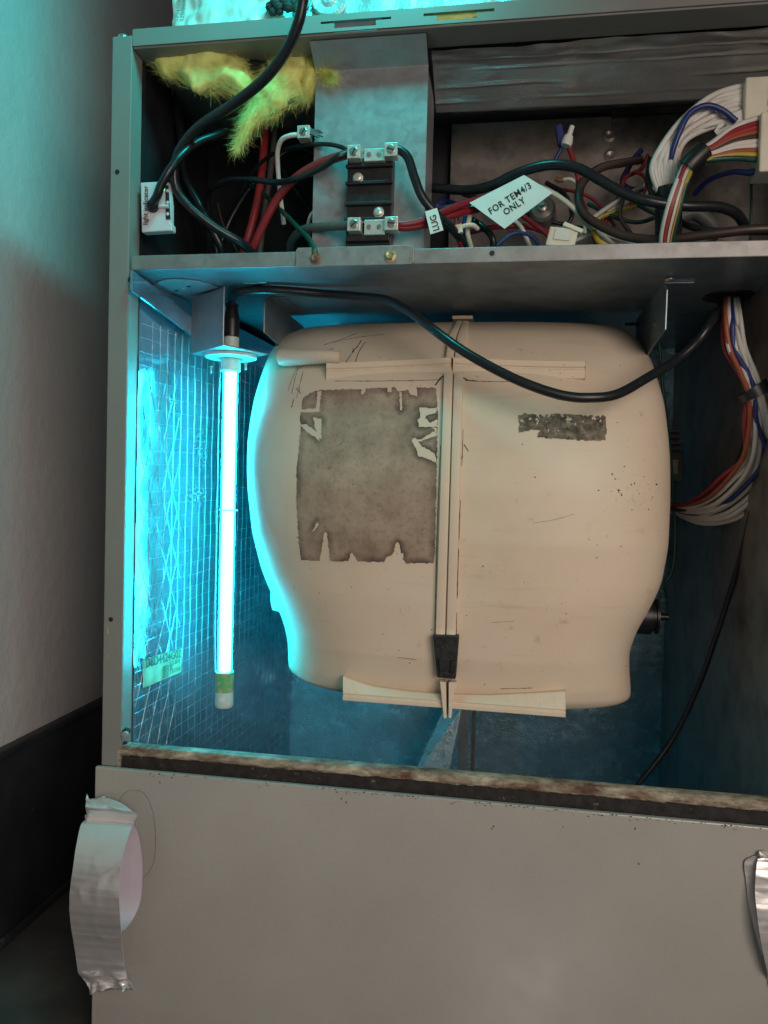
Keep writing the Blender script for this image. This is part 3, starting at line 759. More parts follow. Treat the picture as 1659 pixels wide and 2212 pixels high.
rib([(981.5, 808), (965, 1374)], [(1001, 808), (984, 1374)], 0.006, 'seam_rib')
rib([(988, 697), (970, 728), (964, 778)], [(999, 697), (986, 728), (980, 778)], 0.008, 'seam_rib', 12)
rib([(1001, 697), (989, 728), (983, 778)], [(1012, 697), (1008, 728), (1002, 778)], 0.008, 'seam_rib', 12)
# grime in the creases either side of the ribs
def grime(pts, w, nm='grime_line', n=60, seed=0):
    mb = MB(); pa = spline([on(*p, 0.0004) for p in pts], 12)
    vs = []
    for i, p in enumerate(pa):
        d = (pa[min(i + 1, len(pa) - 1)] - pa[max(i - 1, 0)]).normalized(); s_ = Vector((d.z, 0, -d.x))
        k = w * (0.45 + 0.9 * abs(noise.noise(Vector((i * 0.5, seed, 0)))))
        vs += [p - s_ * k * (0.4 + abs(noise.noise(Vector((i * .7, seed, 3))))), p + s_ * k]
    mb.add(vs, [(2 * i, 2 * i + 1, 2 * i + 3, 2 * i + 2) for i in range(len(pa) - 1)])
    return mb.build(nm, M['dirt'], blw)
grime([(1003, 815), (1000, 950), (994, 1100), (989, 1250), (986, 1372)], 0.0007, seed=1)
grime([(957, 880), (950, 1000), (944, 1150), (941, 1300), (940, 1372)], 0.0005, seed=2)
grime([(722, 823), (800, 823), (880, 822), (955, 820)], 0.0006, seed=3)
grime([(1004, 822), (1060, 824), (1110, 824)], 0.0006, seed=4)
grime([(940, 832), (950, 818), (958, 812)], 0.0018, seed=5)
grime([(1000, 815), (1010, 821), (1030, 823)], 0.0014, seed=6)
grime([(745, 1473), (800, 1488), (880, 1500), (945, 1505)], 0.0005, seed=7)
grime([(990, 1508), (1060, 1509), (1140, 1506), (1215, 1500)], 0.0005, seed=8)
grime([(760, 760), (772, 748), (780, 735)], 0.0016, seed=9); grime([(745, 785), (755, 770), (766, 755)], 0.0012, seed=10)
grime([(622, 845), (632, 815), (642, 790)], 0.0005, seed=11); grime([(640, 860), (650, 822), (655, 805)], 0.0004, seed=12); grime([(630, 880), (634, 862)], 0.0008, seed=13)
grime([(720, 740), (770, 729), (830, 722)], 0.0007, seed=14); grime([(640, 800), (665, 785), (700, 772)], 0.0006, seed=15)
for k_, (pts_, w_) in enumerate((([(645, 790), (638, 815), (630, 850)], .0007), ([(655, 800), (648, 830), (646, 850)], .0005), ([(660, 790), (690, 770), (720, 752)], .0009), ([(700, 745), (740, 732), (770, 720)], .0010), ([(765, 790), (775, 760), (790, 738)], .0013), ([(640, 838), (650, 850)], .0009), ([(1003, 960), (1012, 975)], .0009), ([(985, 1000), (1000, 985)], .0006),
        ([(1150, 1130), (1200, 1122), (1240, 1110)], .0003), ([(1060, 1345), (1110, 1342)], .0003), ([(860, 1420), (900, 1425)], .0005), ([(1080, 1488), (1150, 1486)], .0005), ([(640, 1160), (655, 1168)], .0004), ([(965, 1385), (962, 1372)], .0012))):
    grime(pts_, w_, seed=20 + k_)
# dirt splatter on the right cheek
sp = MB()
for k in range(46):
    px, py = random.gauss(1365, 26), random.gauss(1062, 28); p = on(px, py, 0.0003); r_ = random.choice((.0003, .0004, .0006, .0010)) * random.uniform(.6, 1.3)
    sp.add([p + Vector((math.cos(i * 1.047) * r_ * random.uniform(.7, 1.5), 0, math.sin(i * 1.047) * r_ * random.uniform(.6, 1.1))) for i in range(6)], [tuple(range(6))])
tag(sp.build('dirt_splatter', M['dirt'], blw), kind='stuff')
sp = MB()
for k in range(110):
    px, py = random.uniform(600, 1430), random.uniform(740, 1480); p = on(px, py, 0.0003); r_ = random.choice((.0002, .0003, .0003, .0006)) * random.uniform(.7, 1.4)
    sp.add([p + Vector((math.cos(i * 1.047) * r_ * random.uniform(.7, 1.8), 0, math.sin(i * 1.047) * r_ * random.uniform(.6, 1.1))) for i in range(6)], [tuple(range(6))])
tag(sp.build('dirt_specks', M['dirt'], blw), kind='stuff')

# torn label residue conforming to the shell
def inpoly(x, y, pl):
    c_ = False; j = len(pl) - 1
    for i in range(len(pl)):
        (xi, yi), (xj, yj) = pl[i], pl[j]
        if (yi > y) != (yj > y) and x < (xj - xi) * (y - yi) / (yj - yi) + xi: c_ = not c_
        j = i
    return c_
def resid(outline, cuts, step, nm, mat, jit=1.6, extra=None):
    x0 = min(p[0] for p in outline) - 4; x1 = max(p[0] for p in outline) + 4; y0 = min(p[1] for p in outline) - 4; y1 = max(p[1] for p in outline) + 4
    nx, ny = int((x1 - x0) / step), int((y1 - y0) / step)
    def inside(x, y):
        u = x + jit * noise.fractal(Vector((x * .13, y * .13, 1)), .8, 2, 4); w = y + jit * noise.fractal(Vector((x * .13, y * .13, 9)), .8, 2, 4)
        if not inpoly(u, w, outline): return False
        if any(inpoly(u, w, c_) for c_ in cuts): return False
        return not (extra and extra(x, y))
    cells = [[inside(x0 + (i + .5) * step, y0 + (j + .5) * step) for i in range(nx)] for j in range(ny)]
    # distance to the nearest outside cell -> edge dirt
    R_ = 9
    vid = {}; vs = []; fs = []
    def gv(i, j):
        if (i, j) not in vid:
            vid[(i, j)] = len(vs); vs.append((i, j))
        return vid[(i, j)]
    for j in range(ny):
        for i in range(nx):
            if cells[j][i]: fs.append((gv(i, j + 1), gv(i + 1, j + 1), gv(i + 1, j), gv(i, j)))
    dist = [[0 if not cells[j][i] else 999 for i in range(nx)] for j in range(ny)]
    for j in range(ny):
        for i in range(nx):
            if dist[j][i]: dist[j][i] = min(dist[j][i], (dist[j - 1][i] if j else 0) + 1, (dist[j][i - 1] if i else 0) + 1)
    for j in reversed(range(ny)):
        for i in reversed(range(nx)):
            if dist[j][i]: dist[j][i] = min(dist[j][i], (dist[j + 1][i] if j < ny - 1 else 0) + 1, (dist[j][i + 1] if i < nx - 1 else 0) + 1)
    mb = MB(); mb.add([on(x0 + i * step, y0 + j * step, 0.00025) for i, j in vs], fs, True)
    o = mb.build(nm, mat, blw)
    at = o.data.attributes.new('edge_dirt', 'FLOAT', 'POINT')
    at.data.foreach_set('value', [max(0.0, 1 - dist[min(j, ny - 1)][min(i, nx - 1)] * step / 16.0) for i, j in vs])
    return o
outl = [(655, 860), (672, 848), (690, 843), (770, 840), (860, 836), (942, 838), (946, 900), (944, 1000), (941, 1100), (940, 1190), (936, 1216), (880, 1217), (820, 1214), (760, 1213), (700, 1212), (650, 1210), (644, 1160), (640, 1090), (641, 1010), (650, 925), (648, 900)]
cuts = [[(690, 1211), (696, 1180), (700, 1150), (706, 1149), (709, 1180), (713, 1214)], [(752, 1216), (757, 1198), (760, 1194), (768, 1205), (771, 1216)],
        [(828, 1218), (835, 1205), (850, 1196), (855, 1172), (862, 1172), (866, 1194), (873, 1196), (870, 1206), (876, 1219)],
        [(648, 918), (660, 915), (692, 940), (690, 952), (660, 930)], [(648, 884), (690, 882), (690, 890), (650, 890)], [(686, 845), (694, 845), (690, 885), (682, 885)], [(676, 900), (694, 905), (694, 950), (684, 935)],
        [(780, 838), (791, 838), (786, 851), (780, 852)], [(838, 836), (846, 834), (846, 846), (836, 848)], [(863, 848), (868, 848), (869, 885), (864, 885)], [(850, 834), (900, 834), (902, 856), (888, 852), (880, 842), (862, 846)],
        [(905, 880), (944, 882), (942, 892), (920, 897), (918, 903), (930, 912), (945, 906), (945, 922), (905, 922), (902, 908), (908, 902)],
        [(930, 922), (944, 925), (944, 940), (904, 955), (890, 950), (893, 946), (906, 950), (940, 930)], [(888, 948), (896, 946), (912, 964), (940, 980), (944, 1000), (920, 990), (905, 985), (898, 970)],
        [(680, 1136), (686, 1126), (688, 1134), (678, 1148), (674, 1150)]]
tag(resid(outl, cuts, 1.5, 'label_residue', M['residue'], jit=1.8), label='large torn rectangle of brown label residue')
out2 = [(1119, 897), (1135, 893), (1160, 896), (1200, 893), (1260, 896), (1308, 898), (1310, 925), (1308, 951), (1280, 952), (1200, 948), (1160, 944), (1165, 930), (1150, 928), (1120, 936), (1122, 918)]
tag(resid(out2, [], 1.0, 'label_residue', M['residue2'], jit=2.2, extra=lambda x, y: noise.fractal(Vector((x * .09, y * .09, 4)), .8, 2, 3) > 0.34 + max(0, (y - 905)) * 0.02), label='small speckled strip of label residue')
# clip over the seam and tongue below it
ca, cb, cc_, cd_ = on(935, 1372, .012), on(991, 1374, .012), on(984, 1468, .012), on(944, 1464, .012)
y_ = min(ca.y, cb.y, cc_.y, cd_.y)
clip = MB().prism([ca, cb, P(984, 1468, cc_.y), P(944, 1464, cd_.y)], (0, 0.012, 0)).build('seam_clip', M['chipped'], blw, bevel=0.0012)
tag(clip, label='chipped black clip over the seam')
for (a0, b0, a1, b1) in ((950, 1425, 953, 1460), (977, 1425, 974, 1460), (953, 1453, 973, 1456)):
    p0, p1 = on(a0, b0, 0.0135), on(a1, b1, 0.0135)
    MB().tube([p0, (p0 + p1) / 2, p1], 0.0009, 6).build('clip_rib', M['chipped'], clip)
c0, c1 = P(951, 1478, 0.083), P(966, 1552, 0.083)
MB().prism([P(950, 1472, .049), P(963, 1474, .049), P(964.5, 1552, .049), P(958.5, 1552, .049)], (0, 0.02, 0)).build('seam_tongue', M['ivory'], blw, bevel=0.0005)
MB().prism([P(969, 1474, .049), P(986, 1474, .049), P(978, 1510, .049), P(975, 1552, .049), P(969, 1552, .049)], (0, 0.02, 0)).build('seam_tongue', M['ivory'], blw, bevel=0.0005)
c = P(1000, 691, 0.2)
MB().box((c.x - 0.012, 0.19, c.z - 0.001), (c.x + 0.012, 0.21, c.z + 0.003)).build('top_tongue', M['ivory'], blw, bevel=0.0005)
# side ledge high on the left and small ear low on the left
a, b = P(608, 752, .13), P(730, 770, .13)
MB().tube(spline([P(610, 772, .092), P(650, 772, .080), P(700, 770, .068), P(735, 772, .066)], 4), lambda t: 0.0095 * (1 - .35 * t), 14).build('side_ledge', M['ivory'], blw)
c = P(603, 1300, 0.17)
MB().prism([P(584, 1276, .135), P(598, 1284, .135), P(616, 1322, .135), P(600, 1322, .135), P(588, 1318, .135), P(584, 1300, .135)], (0, 0.02, 0)).build('side_ear', M['ivory'], blw, bevel=0.001)
# motor end and control plug on the right side
mo = MB(); c = P(1385, 1330, 0.20)
mo.lathe((c.x - 0.02, 0.20, c.z), (1, 0, 0), [(0.021, 0), (0.021, 0.030), (0.017, 0.031), (0.017, 0.035), (0.020, 0.0352), (0.020, 0.038), (0.004, 0.0385), (0.004, 0.050)], 28)
mo.build('motor_mount', M['black'], blw)
c = P(1466, 1000, 0.30)
pl = MB().box((c.x - 0.020, 0.30, c.z - 0.022), (c.x + 0.006, 0.33, c.z + 0.014)).build('motor_plug', M['conn_grey'], blw, bevel=0.002)
for k in range(4):
    MB().box((c.x - 0.018, 0.303, c.z + 0.016 + k * 0.0075), (c.x + 0.004 - k * 0.0008, 0.327, c.z + 0.0205 + k * 0.0075)).build('strain_relief', M['conn_grey'], pl, bevel=0.001)
MB().box((c.x - 0.010, 0.2985, c.z - 0.014), (c.x - 0.001, 0.2998, c.z + 0.004)).build('plug_label', M['cream'], pl)

# ------------------------------------------------------------------ lower door panel
PYF = -0.0070
z0_ = P(213, 1657, PYF).z
pan = thing('lower_door_panel', (0.32, -0.006, FZ + 0.002), 'plain beige steel door panel closing the lower half of the cabinet', 'panel')
MB().box((-0.0245, PYF, FZ + 0.002), (0.664, -0.0012, z0_)).build('panel_sheet', M['enamel'], pan, bevel=0.0012)
gr = MB()
for k in range(300):
    x = random.uniform(0.0, 0.66); t = random.random() ** 3
    if random.random() > (0.25 + x): continue
    z = z0_ - 0.0006 - t * 0.0042; r_ = random.uniform(.0002, .0006)
    gr.add([Vector((x + math.cos(i * 1.047) * r_ * 1.6 * random.uniform(.6, 1.4), PYF - 0.00025, z + math.sin(i * 1.047) * r_ * random.uniform(.6, 1.4))) for i in range(6)], [tuple(range(6))])
tag(gr.build('edge_grime', M['pitch'], pan), kind='stuff')
gr = MB()
for (px, py) in ((738, 1725), (748, 1733), (1062, 1790), (1380, 1866), (1372, 1790), (1216, 1786), (560, 1700), (1066, 1785), (345, 1690)):
    c = P(px, py, PYF - 0.0002); r_ = random.uniform(.0005, .0010)
    gr.add([Vector((c.x + math.cos(i * 1.047) * r_ * random.uniform(.5, 1.4), PYF - 0.00025, c.z + math.sin(i * 1.047) * r_ * random.uniform(.5, 1.4))) for i in range(6)], [tuple(range(6))])
tag(gr.build('dirt_specks', M['pitch'], pan), kind='stuff')
hp = spline([P(*p, PYF - 0.0006) for p in ((254, 1745), (262, 1722), (280, 1708), (305, 1710), (322, 1730), (333, 1770), (336, 1820), (332, 1862), (318, 1888), (306, 1898))], 6)
tag(MB().tube(hp, 0.00011, 5).build('hair', M['hair']), 'thin dark hair stuck to the beige panel beside the tape loop', 'hair')

# ------------------------------------------------------------------ foil tape tabs
def tape(name, label, front, back, ft=0.0009, flipback=False):
    """front/back: rows of (px_left, px_right, py_left, py_right, y) from top to bottom."""
    o = thing(name, P((front[-1][0] + front[-1][1]) / 2, front[-1][2], front[-1][4]), label, 'tape')
    def sheet(rows, nm, mat, seed, amp, flip, off):
        L_ = spline([P(r[0], r[2], r[4]) for r in rows], 12); R_ = spline([P(r[1], r[3], r[4]) for r in rows], 12)
        n = len(L_) - 1
        def fn(u, v):
            i = min(int(round(v * n)), n); p = L_[i].lerp(R_[i], u)
            e = max(0, abs(v - 0.5) * 2 - 0.72) / 0.28
            w = noise.fractal(Vector((u * 2.2 + seed, v * 9, seed)), 1, 2, 4) * amp * (0.25 + 2.2 * e) + noise.noise(Vector((u * 5, v * 24, seed + 3))) * amp * 0.35 * (0.2 + 3 * e) - amp * 0.9 * max(0, 0.16 - abs(noise.noise(Vector((u * 1.4 + v * 2, v * 6 - u, seed + 8))))) / 0.16 * (0.3 + e)
            w += amp * 2.6 * e * (noise.voronoi(Vector((u * 2.6, v * 17, seed)))[0][0] - 0.35)
            rag = 0
            if v > 0.999 or v < 0.001: rag = noise.noise(Vector((u * 4, seed, v))) * 0.007 + noise.noise(Vector((u * 19, seed, v))) * 0.002
            return p + Vector((0, w + off, rag))
        return MB().grid(fn, 26, n, flip=flip).build(nm, mat, o)
    sheet(front, 'foil_face', M['foil_tape'], 1.7, 0.0022, True, 0)
    sheet(front, 'adhesive_side', M['tape_back'], 1.7, 0.0022, False, ft)
    sheet(back, 'paper_backing', M['foil_tape'] if flipback else M['tape_back'], 5.2, 0.0003, True, -0.0004)
    sheet(back, 'foil_outer', M['foil_tape'], 5.2, 0.0003, False, ft - 0.0004)
    return o
tape('foil_tape', 'loop of silver foil tape hanging off the left edge of the panel',
     [(187, 222, 1722, 1724, -.0180), (184, 290, 1742, 1755, -.0300), (188, 289, 1766, 1776, -.0240), (175, 284, 1782, 1788, -.034), (164, 268, 1830, 1838, -.048), (156, 259, 1885, 1885, -.056), (150, 257, 1940, 1940, -.057), (152, 259, 1990, 1990, -.052), (160, 263, 2040, 2035, -.042), (167, 268, 2085, 2080, -.036), (172, 276, 2110, 2112, -.034), (192, 292, 2148, 2140, -.036)],
     [(184, 287, 1766, 1775, -.0195), (195, 300, 1800, 1806, -.0150), (200, 307, 1850, 1854, -.0134), (205, 308, 1900, 1900, -.0130), (205, 303, 1950, 1948, -.0140), (192, 287, 1990, 1986, -.022), (176, 266, 2022, 2012, -.036)])
tape('foil_tape', 'loop of silver foil tape at the right edge of the panel',
     [(1640, 1760, 1850, 1850, -.012), (1634, 1760, 1872, 1870, -.015), (1631, 1760, 1920, 1920, -.018), (1635, 1760, 1970, 1970, -.021), (1643, 1765, 2030, 2030, -.021), (1655, 1770, 2090, 2090, -.017), (1664, 1780, 2130, 2130, -.012)],
     [(1638, 1750, 1846, 1850, -.0100), (1609, 1740, 1860, 1860, -.0090), (1611, 1740, 1900, 1900, -.0085), (1617, 1740, 1950, 1950, -.0085), (1628, 1740, 2000, 2000, -.009), (1644, 1750, 2060, 2050, -.012)], flipback=True)

# ------------------------------------------------------------------ germicidal lamp
zt = ZS - 0.0016
B = PZ(484, 619, zt); A = PZ(415, 646, zt)
zl = P(487, 746, B.y).z
T_ = PZ(580, 766, zl)
dv = Vector((T_.x - B.x, T_.y - B.y, 0))
uvl = thing('germicidal_lamp', (B.x, B.y, 0.02), 'glowing cyan germicidal tube lamp hanging from the shelf on a steel bracket', 'lamp')
C0 = PZ(405, 623, zt)
bk = MB()
def ringpts(c, r, n=28, z=0): return [Vector((c.x + r * math.cos(2 * math.pi * i / n), c.y + r * math.sin(2 * math.pi * i / n), z)) for i in range(n)]
bk.prism(ringpts(C0, 0.034, 32, zt), (0, 0, 0.0012))
bk.prism([Vector((A.x, A.y, zt - 0.0001)), Vector((B.x, B.y, zt - 0.0001)), Vector((C0.x + 0.033, C0.y + 0.012, zt - 0.0001)), Vector((C0.x - 0.012, C0.y + 0.030, zt - 0.0001)), Vector((C0.x - 0.028, C0.y - 0.018, zt - 0.0001))], (0, 0, 0.0010))
nw = Vector((B.y - A.y, -(B.x - A.x), 0)).normalized()
bk.prism([A, B, Vector((B.x, B.y, zl)), Vector((A.x, A.y, zl))], -nw * 0.0012 if nw.y < 0 else nw * 0.0012)
bracket_o = bk.build('bracket', M['galv'], uvl, bevel=0.0004)
bp = MB(); A2 = Vector((A.x, A.y, zl)); B2 = Vector((B.x, B.y, zl))
bp.prism([A2, B2, B2 + dv, A2 + dv], (0, 0, 0.0012)); bp.build('bracket_arm', M['galv'], bracket_o, bevel=0.0004)
for (px, py) in ((381, 628), (408, 619), (397, 624)):
    c = PZ(px, py, zt - 0.0003)
    MB().lathe((c.x, c.y, zt - 0.0002), (0, 0, -1), [(0.0020, 0), (0.0020, 0.0005), (0.0012, 0.0006)], 12).build('bracket_hole' if px != 397 else 'bracket_rivet', M['void'] if px != 397 else M['alu'], bracket_o)
LC = PZ(499, 770, zl - 0.002); lx, ly = LC.x, LC.y
def zpx(py): return P(490, py, ly).z
z = zl - 0.0004
MB().lathe((lx, ly, z), (0, 0, -1), [(0.029, 0), (0.029, 0.0035), (0.027, 0.0042), (0.012, 0.0046)], 40).build('collar', M['ceramic'], uvl)
zs0 = z - 0.0047; zs1 = zpx(803)
MB().lathe((lx, ly, zs0), (0, 0, -1), [(0.0112, 0), (0.0112, zs0 - zs1 - 0.001), (0.0104, zs0 - zs1)], 28).build('socket', M['sock'], uvl)
ze0, ze1 = zpx(1450), zpx(1528)
MB().lathe((lx, ly, zs1 - 0.0002), (0, 0, -1), [(0.0066, 0), (0.0070, 0.002), (0.0070, zs1 - ze0 - 0.002), (0.006, zs1 - ze0)], 24).build('glowing_tube', M['uv'], uvl)
MB().lathe((lx, ly, zs1 - 0.0001), (0, 0, -1), [(0.0088, 0), (0.0088, zs1 - ze0 + 0.0001)], 28).build('quartz_sleeve', M['quartz'], uvl)
zr = zpx(1102)
MB().lathe((lx, ly, zr + 0.0008), (0, 0, -1), [(0.0089, 0), (0.0112, 0.0001), (0.0112, 0.0015), (0.0089, 0.0016)], 26).build('spacer_ring', M['ceramic'], uvl)
zm_ = lerp(ze0, ze1, 0.55)
MB().lathe((lx, ly, ze0 - 0.0002), (0, 0, -1), [(0.0104, 0), (0.0106, 0.002), (0.0106, ze0 - zm_)], 26).build('getter_patch', M['frostgreen'], uvl)
MB().lathe((lx, ly, zm_ - 0.0003), (0, 0, -1), [(0.0106, 0), (0.0105, zm_ - ze1 - 0.004), (0.0096, zm_ - ze1 - 0.001), (0.006, zm_ - ze1), (0, zm_ - ze1 + 0.0006)], 26).build('end_cap', M['frost'], uvl)
MB().lathe((lx + 0.001, ly - 0.0108, zm_ - 0.008), (0, -1, 0), [(0.0032, 0), (0.002, 0.0003)], 14).build('cap_dimple', M['ceramic'], uvl)
wr = spline([(lx - 0.0105, ly - 0.004, zs1 + 0.004), (lx - 0.0115, ly - 0.004, zpx(900)), (lx - 0.0112, ly - 0.004, zpx(1050)), (lx - 0.0110, ly - 0.004, zpx(1300)), (lx - 0.0100, ly - 0.004, ze0 - 0.003)], 8)
MB().tube(wr, 0.00045, 6).build('return_wire', M['quartz'], uvl)
for (px, py) in ((531, 782), (438 + 18, 790)):
    c = PZ(px, py, z - 0.004)
    MB().lathe((c.x, c.y, z - 0.0043), (0, 0, -1), [(0.0026, 0), (0.0026, 0.002), (0.0015, 0.0022), (0.0015, 0.006), (0.0019, 0.0062), (0.0012, 0.009)], 12).build('collar_screw', M['screw'], uvl)
zc_ = P(500, 741, ly).z; zcm = P(500, 728, ly).z
MB().lathe((lx, ly, zl + 0.0014), (0, 0, 1), [(0.0088, 0), (0.0088, max(0.004, zcm - zl - 0.002))], 22).build('lamp_base', M['frost'], uvl)
zk0 = max(zcm, zl + 0.0056); zk1 = P(500, 655, ly).z
MB().lathe((lx, ly, zk0), (0, 0, 1), [(0.0086, 0), (0.0090, 0.004), (0.0090, (zk1 - zk0) * 0.5), (0.0066, (zk1 - zk0) * 0.88), (0.0078, (zk1 - zk0) * 0.9), (0.0078, (zk1 - zk0) * 0.97), (0.005, zk1 - zk0)], 24).build('plug', M['black'], uvl)

def cord(name, label, pts, r, mat, cat='cable', n=10, seg=10, parent=None, group=None):
    path = spline([Vector(p) if isinstance(p, Vector) else P(*p) for p in pts], n)
    o = MB().tube(path, r, seg).build(name, mat, parent)
    if parent is None: tag(o, label, cat, group)
    return o
kp = Vector((lx, ly, zk1 - 0.002))
cord('lamp_cord', 'black lamp cord running from the glowing lamp across the ivory blower',
     [kp, (501, 648, ly - .001), PZ(512, 634, ZS - .0066), PZ(535, 628, ZS - .0062), PZ(575, 626, ZS - .0062), PZ(630, 629, ZS - .0064), PZ(700, 635, ZS - .0075), PZ(770, 640, ZS - .011), (835, 648, .060), (885, 673, .044), (935, 711, .026), (1000, 758, .011), (1080, 803, .003), (1150, 834, -.001), (1220, 855, -.002), (1280, 859, .000), (1335, 851, .010), (1400, 815, .032), (1460, 778, .056), (1505, 738, .064), (1540, 690, .075), (1570, 650, GROM.y)], 0.0046, M['cord'])

# ------------------------------------------------------------------ terminal block
tb = thing('terminal_block', P(795, 527, 0.01), 'black power terminal block with four metal screw lugs on the steel plate', 'terminal block')
TY = 0.014
a = P(748, 350, TY); b = P(842, 527, TY)
MB().box((a.x, TY + 0.006, b.z), (b.x, CPY - 0.0004, P(795, 335, TY).z)).build('base', M['bakelite'], tb, bevel=0.0008)
for py in (352, 389, 434, 468):
    z_ = P(795, py, TY).z
    MB().box((a.x - 0.001, TY + 0.001, z_ - 0.0028), (b.x + 0.001, TY + 0.0062, z_)).build('barrier', M['bakelite'], tb, bevel=0.0005)
MB().box((a.x + 0.002, TY, P(795, 520, TY).z), (b.x - 0.001, TY + 0.0062, P(795, 503, TY).z)).build('barrier', M['bakelite'], tb, bevel=0.0006)
def lug(px, py, s, parent, y=0.004, name='lug', depth=0.012):
    c = P(px, py, y)
    l = MB().box((c.x - s, y, c.z - s), (c.x + s, y + depth, c.z + s)).build(name, M['alu'], parent, bevel=0.0005)
    MB().lathe((c.x, y + 0.0004, c.z), (0, -1, 0), [(s * 0.70, 0), (s * 0.68, 0.0006), (s * 0.55, 0.0011), (0, 0.0012)], 20).build('screw', M['screw'], l)
    an = random.uniform(0.6, 1.2) if px < 800 else random.uniform(-0.6, 0.4)
    ux_ = Vector((math.cos(an), 0, math.sin(an))); uz_ = Vector((-math.sin(an), 0, math.cos(an)))
    MB().obox((c.x, y - 0.0008, c.z), ux_ * s * 0.56, (0, 0.0002, 0), uz_ * s * 0.10).build('screw_slot', M['void'], l)
    return l
for (px, py) in ((764, 327), (844, 322), (764, 484), (845, 482)): lug(px, py, 0.0063, tb)
for (py0, py1) in ((319, 348), (473, 507)):
    a1, b1 = P(786, py1, 0.010), P(831, py0, 0.010)
    pl_ = MB().box((a1.x, 0.0105, a1.z), (b1.x, 0.0170, b1.z)).build('tap_plate', M['alu'], tb, bevel=0.0005)
    for px in (797, 819):
        c = P(px, (py0 + py1) / 2, 0.0105)
        MB().lathe((c.x, 0.0106, c.z), (0, -1, 0), [(0.0024, 0), (0.0024, 0.0005), (0.0014, 0.0006)], 14).build('tap_screw', M['screw'], pl_)
    MB().box((P(778, py0, 0.012).x, 0.0172, b1.z - 0.001), (P(846, py0, 0.012).x, 0.0185, b1.z + 0.0035)).build('bus_bar', M['galv_dirty'], tb)
for (px, py) in ((771, 380), (816, 454)):
    c = P(px, py, TY); MB().lathe((c.x, TY + 0.0062, c.z), (0, -1, 0), [(0.0052, 0), (0.0052, 0.0012), (0.0040, 0.0014), (0.0036, 0.0034), (0.0015, 0.004), (0, 0.004)], 18).build('fixing_screw', M['alu'], tb)
for px in (769, 789, 809):
    c = P(px, 416, TY); MB().lathe((c.x, TY + 0.0061, c.z), (0, -1, 0), [(0.0018, 0), (0.0018, 0.0003)], 10).build('socket_hole', M['void'], tb)

gl = thing('ground_lug', P(655, 298, 0.03), 'small square metal ground lug beside the chase plate', 'lug')
lug(655, 284, 0.0062, gl, y=0.026, name='lug_block', depth=0.012)
for k in range(7):
    MB().tube(spline([P(665, 281 + k, .031), P(676, 280 + k * 1.8, .030 - k * .0006), P(690 + (k % 3) * 4, 282 + k * 2.6, .027)], 5), 0.0008, 6).build('strand', M['grey'], gl)

# ------------------------------------------------------------------ indicator box
ib = thing('indicator_box', P(335, 500, 0.05), 'white indicator box with a black plug beside the left cabinet wall', 'indicator')
IY = 0.012
q0, q1, q2, q3 = P(303, 394, IY), P(362, 391, IY), P(371, 498, IY), P(306, 502, IY)
bx = MB().prism([q0, q1, P(367, 440, IY), P(367, 480, IY), P(371, 484, IY), q2, q3], (0, 0.010, 0)).build('case', M['box'], ib, bevel=0.0010)
text_mesh('light indicator', P(318.5, 486, IY - 0.0003), (0, 0, 1), (-1, 0, 0), 0.0070, 'lettering', M['ink'], ib, bold=0.012)
MB().prism([P(357, 400, IY - .0004), P(364, 400, IY - .0004), P(368, 474, IY - .0004), P(358, 474, IY - .0004)], (0, 0.0003, 0)).build('port_strip', M['ink'], ib)
for py in (412, 437, 462):
    c = P(362, py, IY - 0.0006); MB().lathe((c.x, IY - 0.0004, c.z), (0, -1, 0), [(0.0017, 0), (0.0015, 0.0004)], 12).build('port', M['box'], ib)
c = P(352, 409, IY - 0.0003); MB().lathe((c.x, IY + 0.0002, c.z), (0, -1, 0), [(0.0016, 0), (0.0014, 0.0008), (0, 0.0012)], 12).build('led', M['led'], ib)
c = P(331, 448, IY)
MB().lathe((c.x, IY + 0.0002, c.z), (0.3, -1, 0.4), [(0.0062, 0), (0.0062, 0.004), (0.0054, 0.006), (0.0046, 0.007)], 18).build('plug', M['black'], ib)
MB().tube([P(335, 446, IY - .001), P(350, 446, IY - .001), P(364, 446, IY - .001)], 0.0020, 8).build('clip_arm', M['box'], ib)

# ------------------------------------------------------------------ cords and wires of the upper compartment
cord('power_cord', 'thick black power cord dropping over the top rail into the wiring compartment',
     [(664, -40, -.05), (655, 0, -.045), (644, 50, -.040), (618, 110, -.032), (570, 172, -.022), (500, 228, -.008), (432, 272, .006), (392, 318, .014), (377, 365, .018), (382, 410, .022), (412, 450, .028), (465, 492, .040), (520, 525, .055), (548, 552, .075)], 0.0050, M['cord'])
cord('black_cable', 'black cord plugged into the white indicator box',
     [(575, 240, .14), (535, 264, .075), (480, 288, .045), (430, 306, .024), (395, 332, .008), (368, 365, .000), (348, 400, .000), (339, 424, .002), Vector((c.x + 0.0015, IY - 0.005, c.z + 0.002))], 0.0042, M['cord'])
UW = 'loose wires in the upper left of the wiring compartment'
cord('black_cable', 'black cable hanging down from the yellow wool beside the left liner', [(345, 130, .12), (355, 165, .11), (378, 230, .10), (392, 300, .095), (400, 380, .09), (440, 460, .09), (475, 530, .10), (480, 556, .11)], 0.0048, M['cord'])
cord('black_cable', 'black cable curling low behind the indicator box cord', [(395, 385, .13), (430, 430, .13), (455, 480, .13), (470, 556, .14)], 0.0036, M['cord'])
cord('red_wire', 'thick red wire falling straight from the yellow wool', [(577, 225, .13), (573, 270, .12), (568, 340, .11), (562, 400, .105), (550, 460, .10), (534, 520, .10), (522, 556, .11)], 0.0046, M['red'])
cord('grey_wire', 'grey wire running close beside the straight red wire', [(596, 228, .14), (592, 300, .128), (583, 380, .122), (572, 450, .12), (560, 556, .13)], 0.0036, M['grey'])
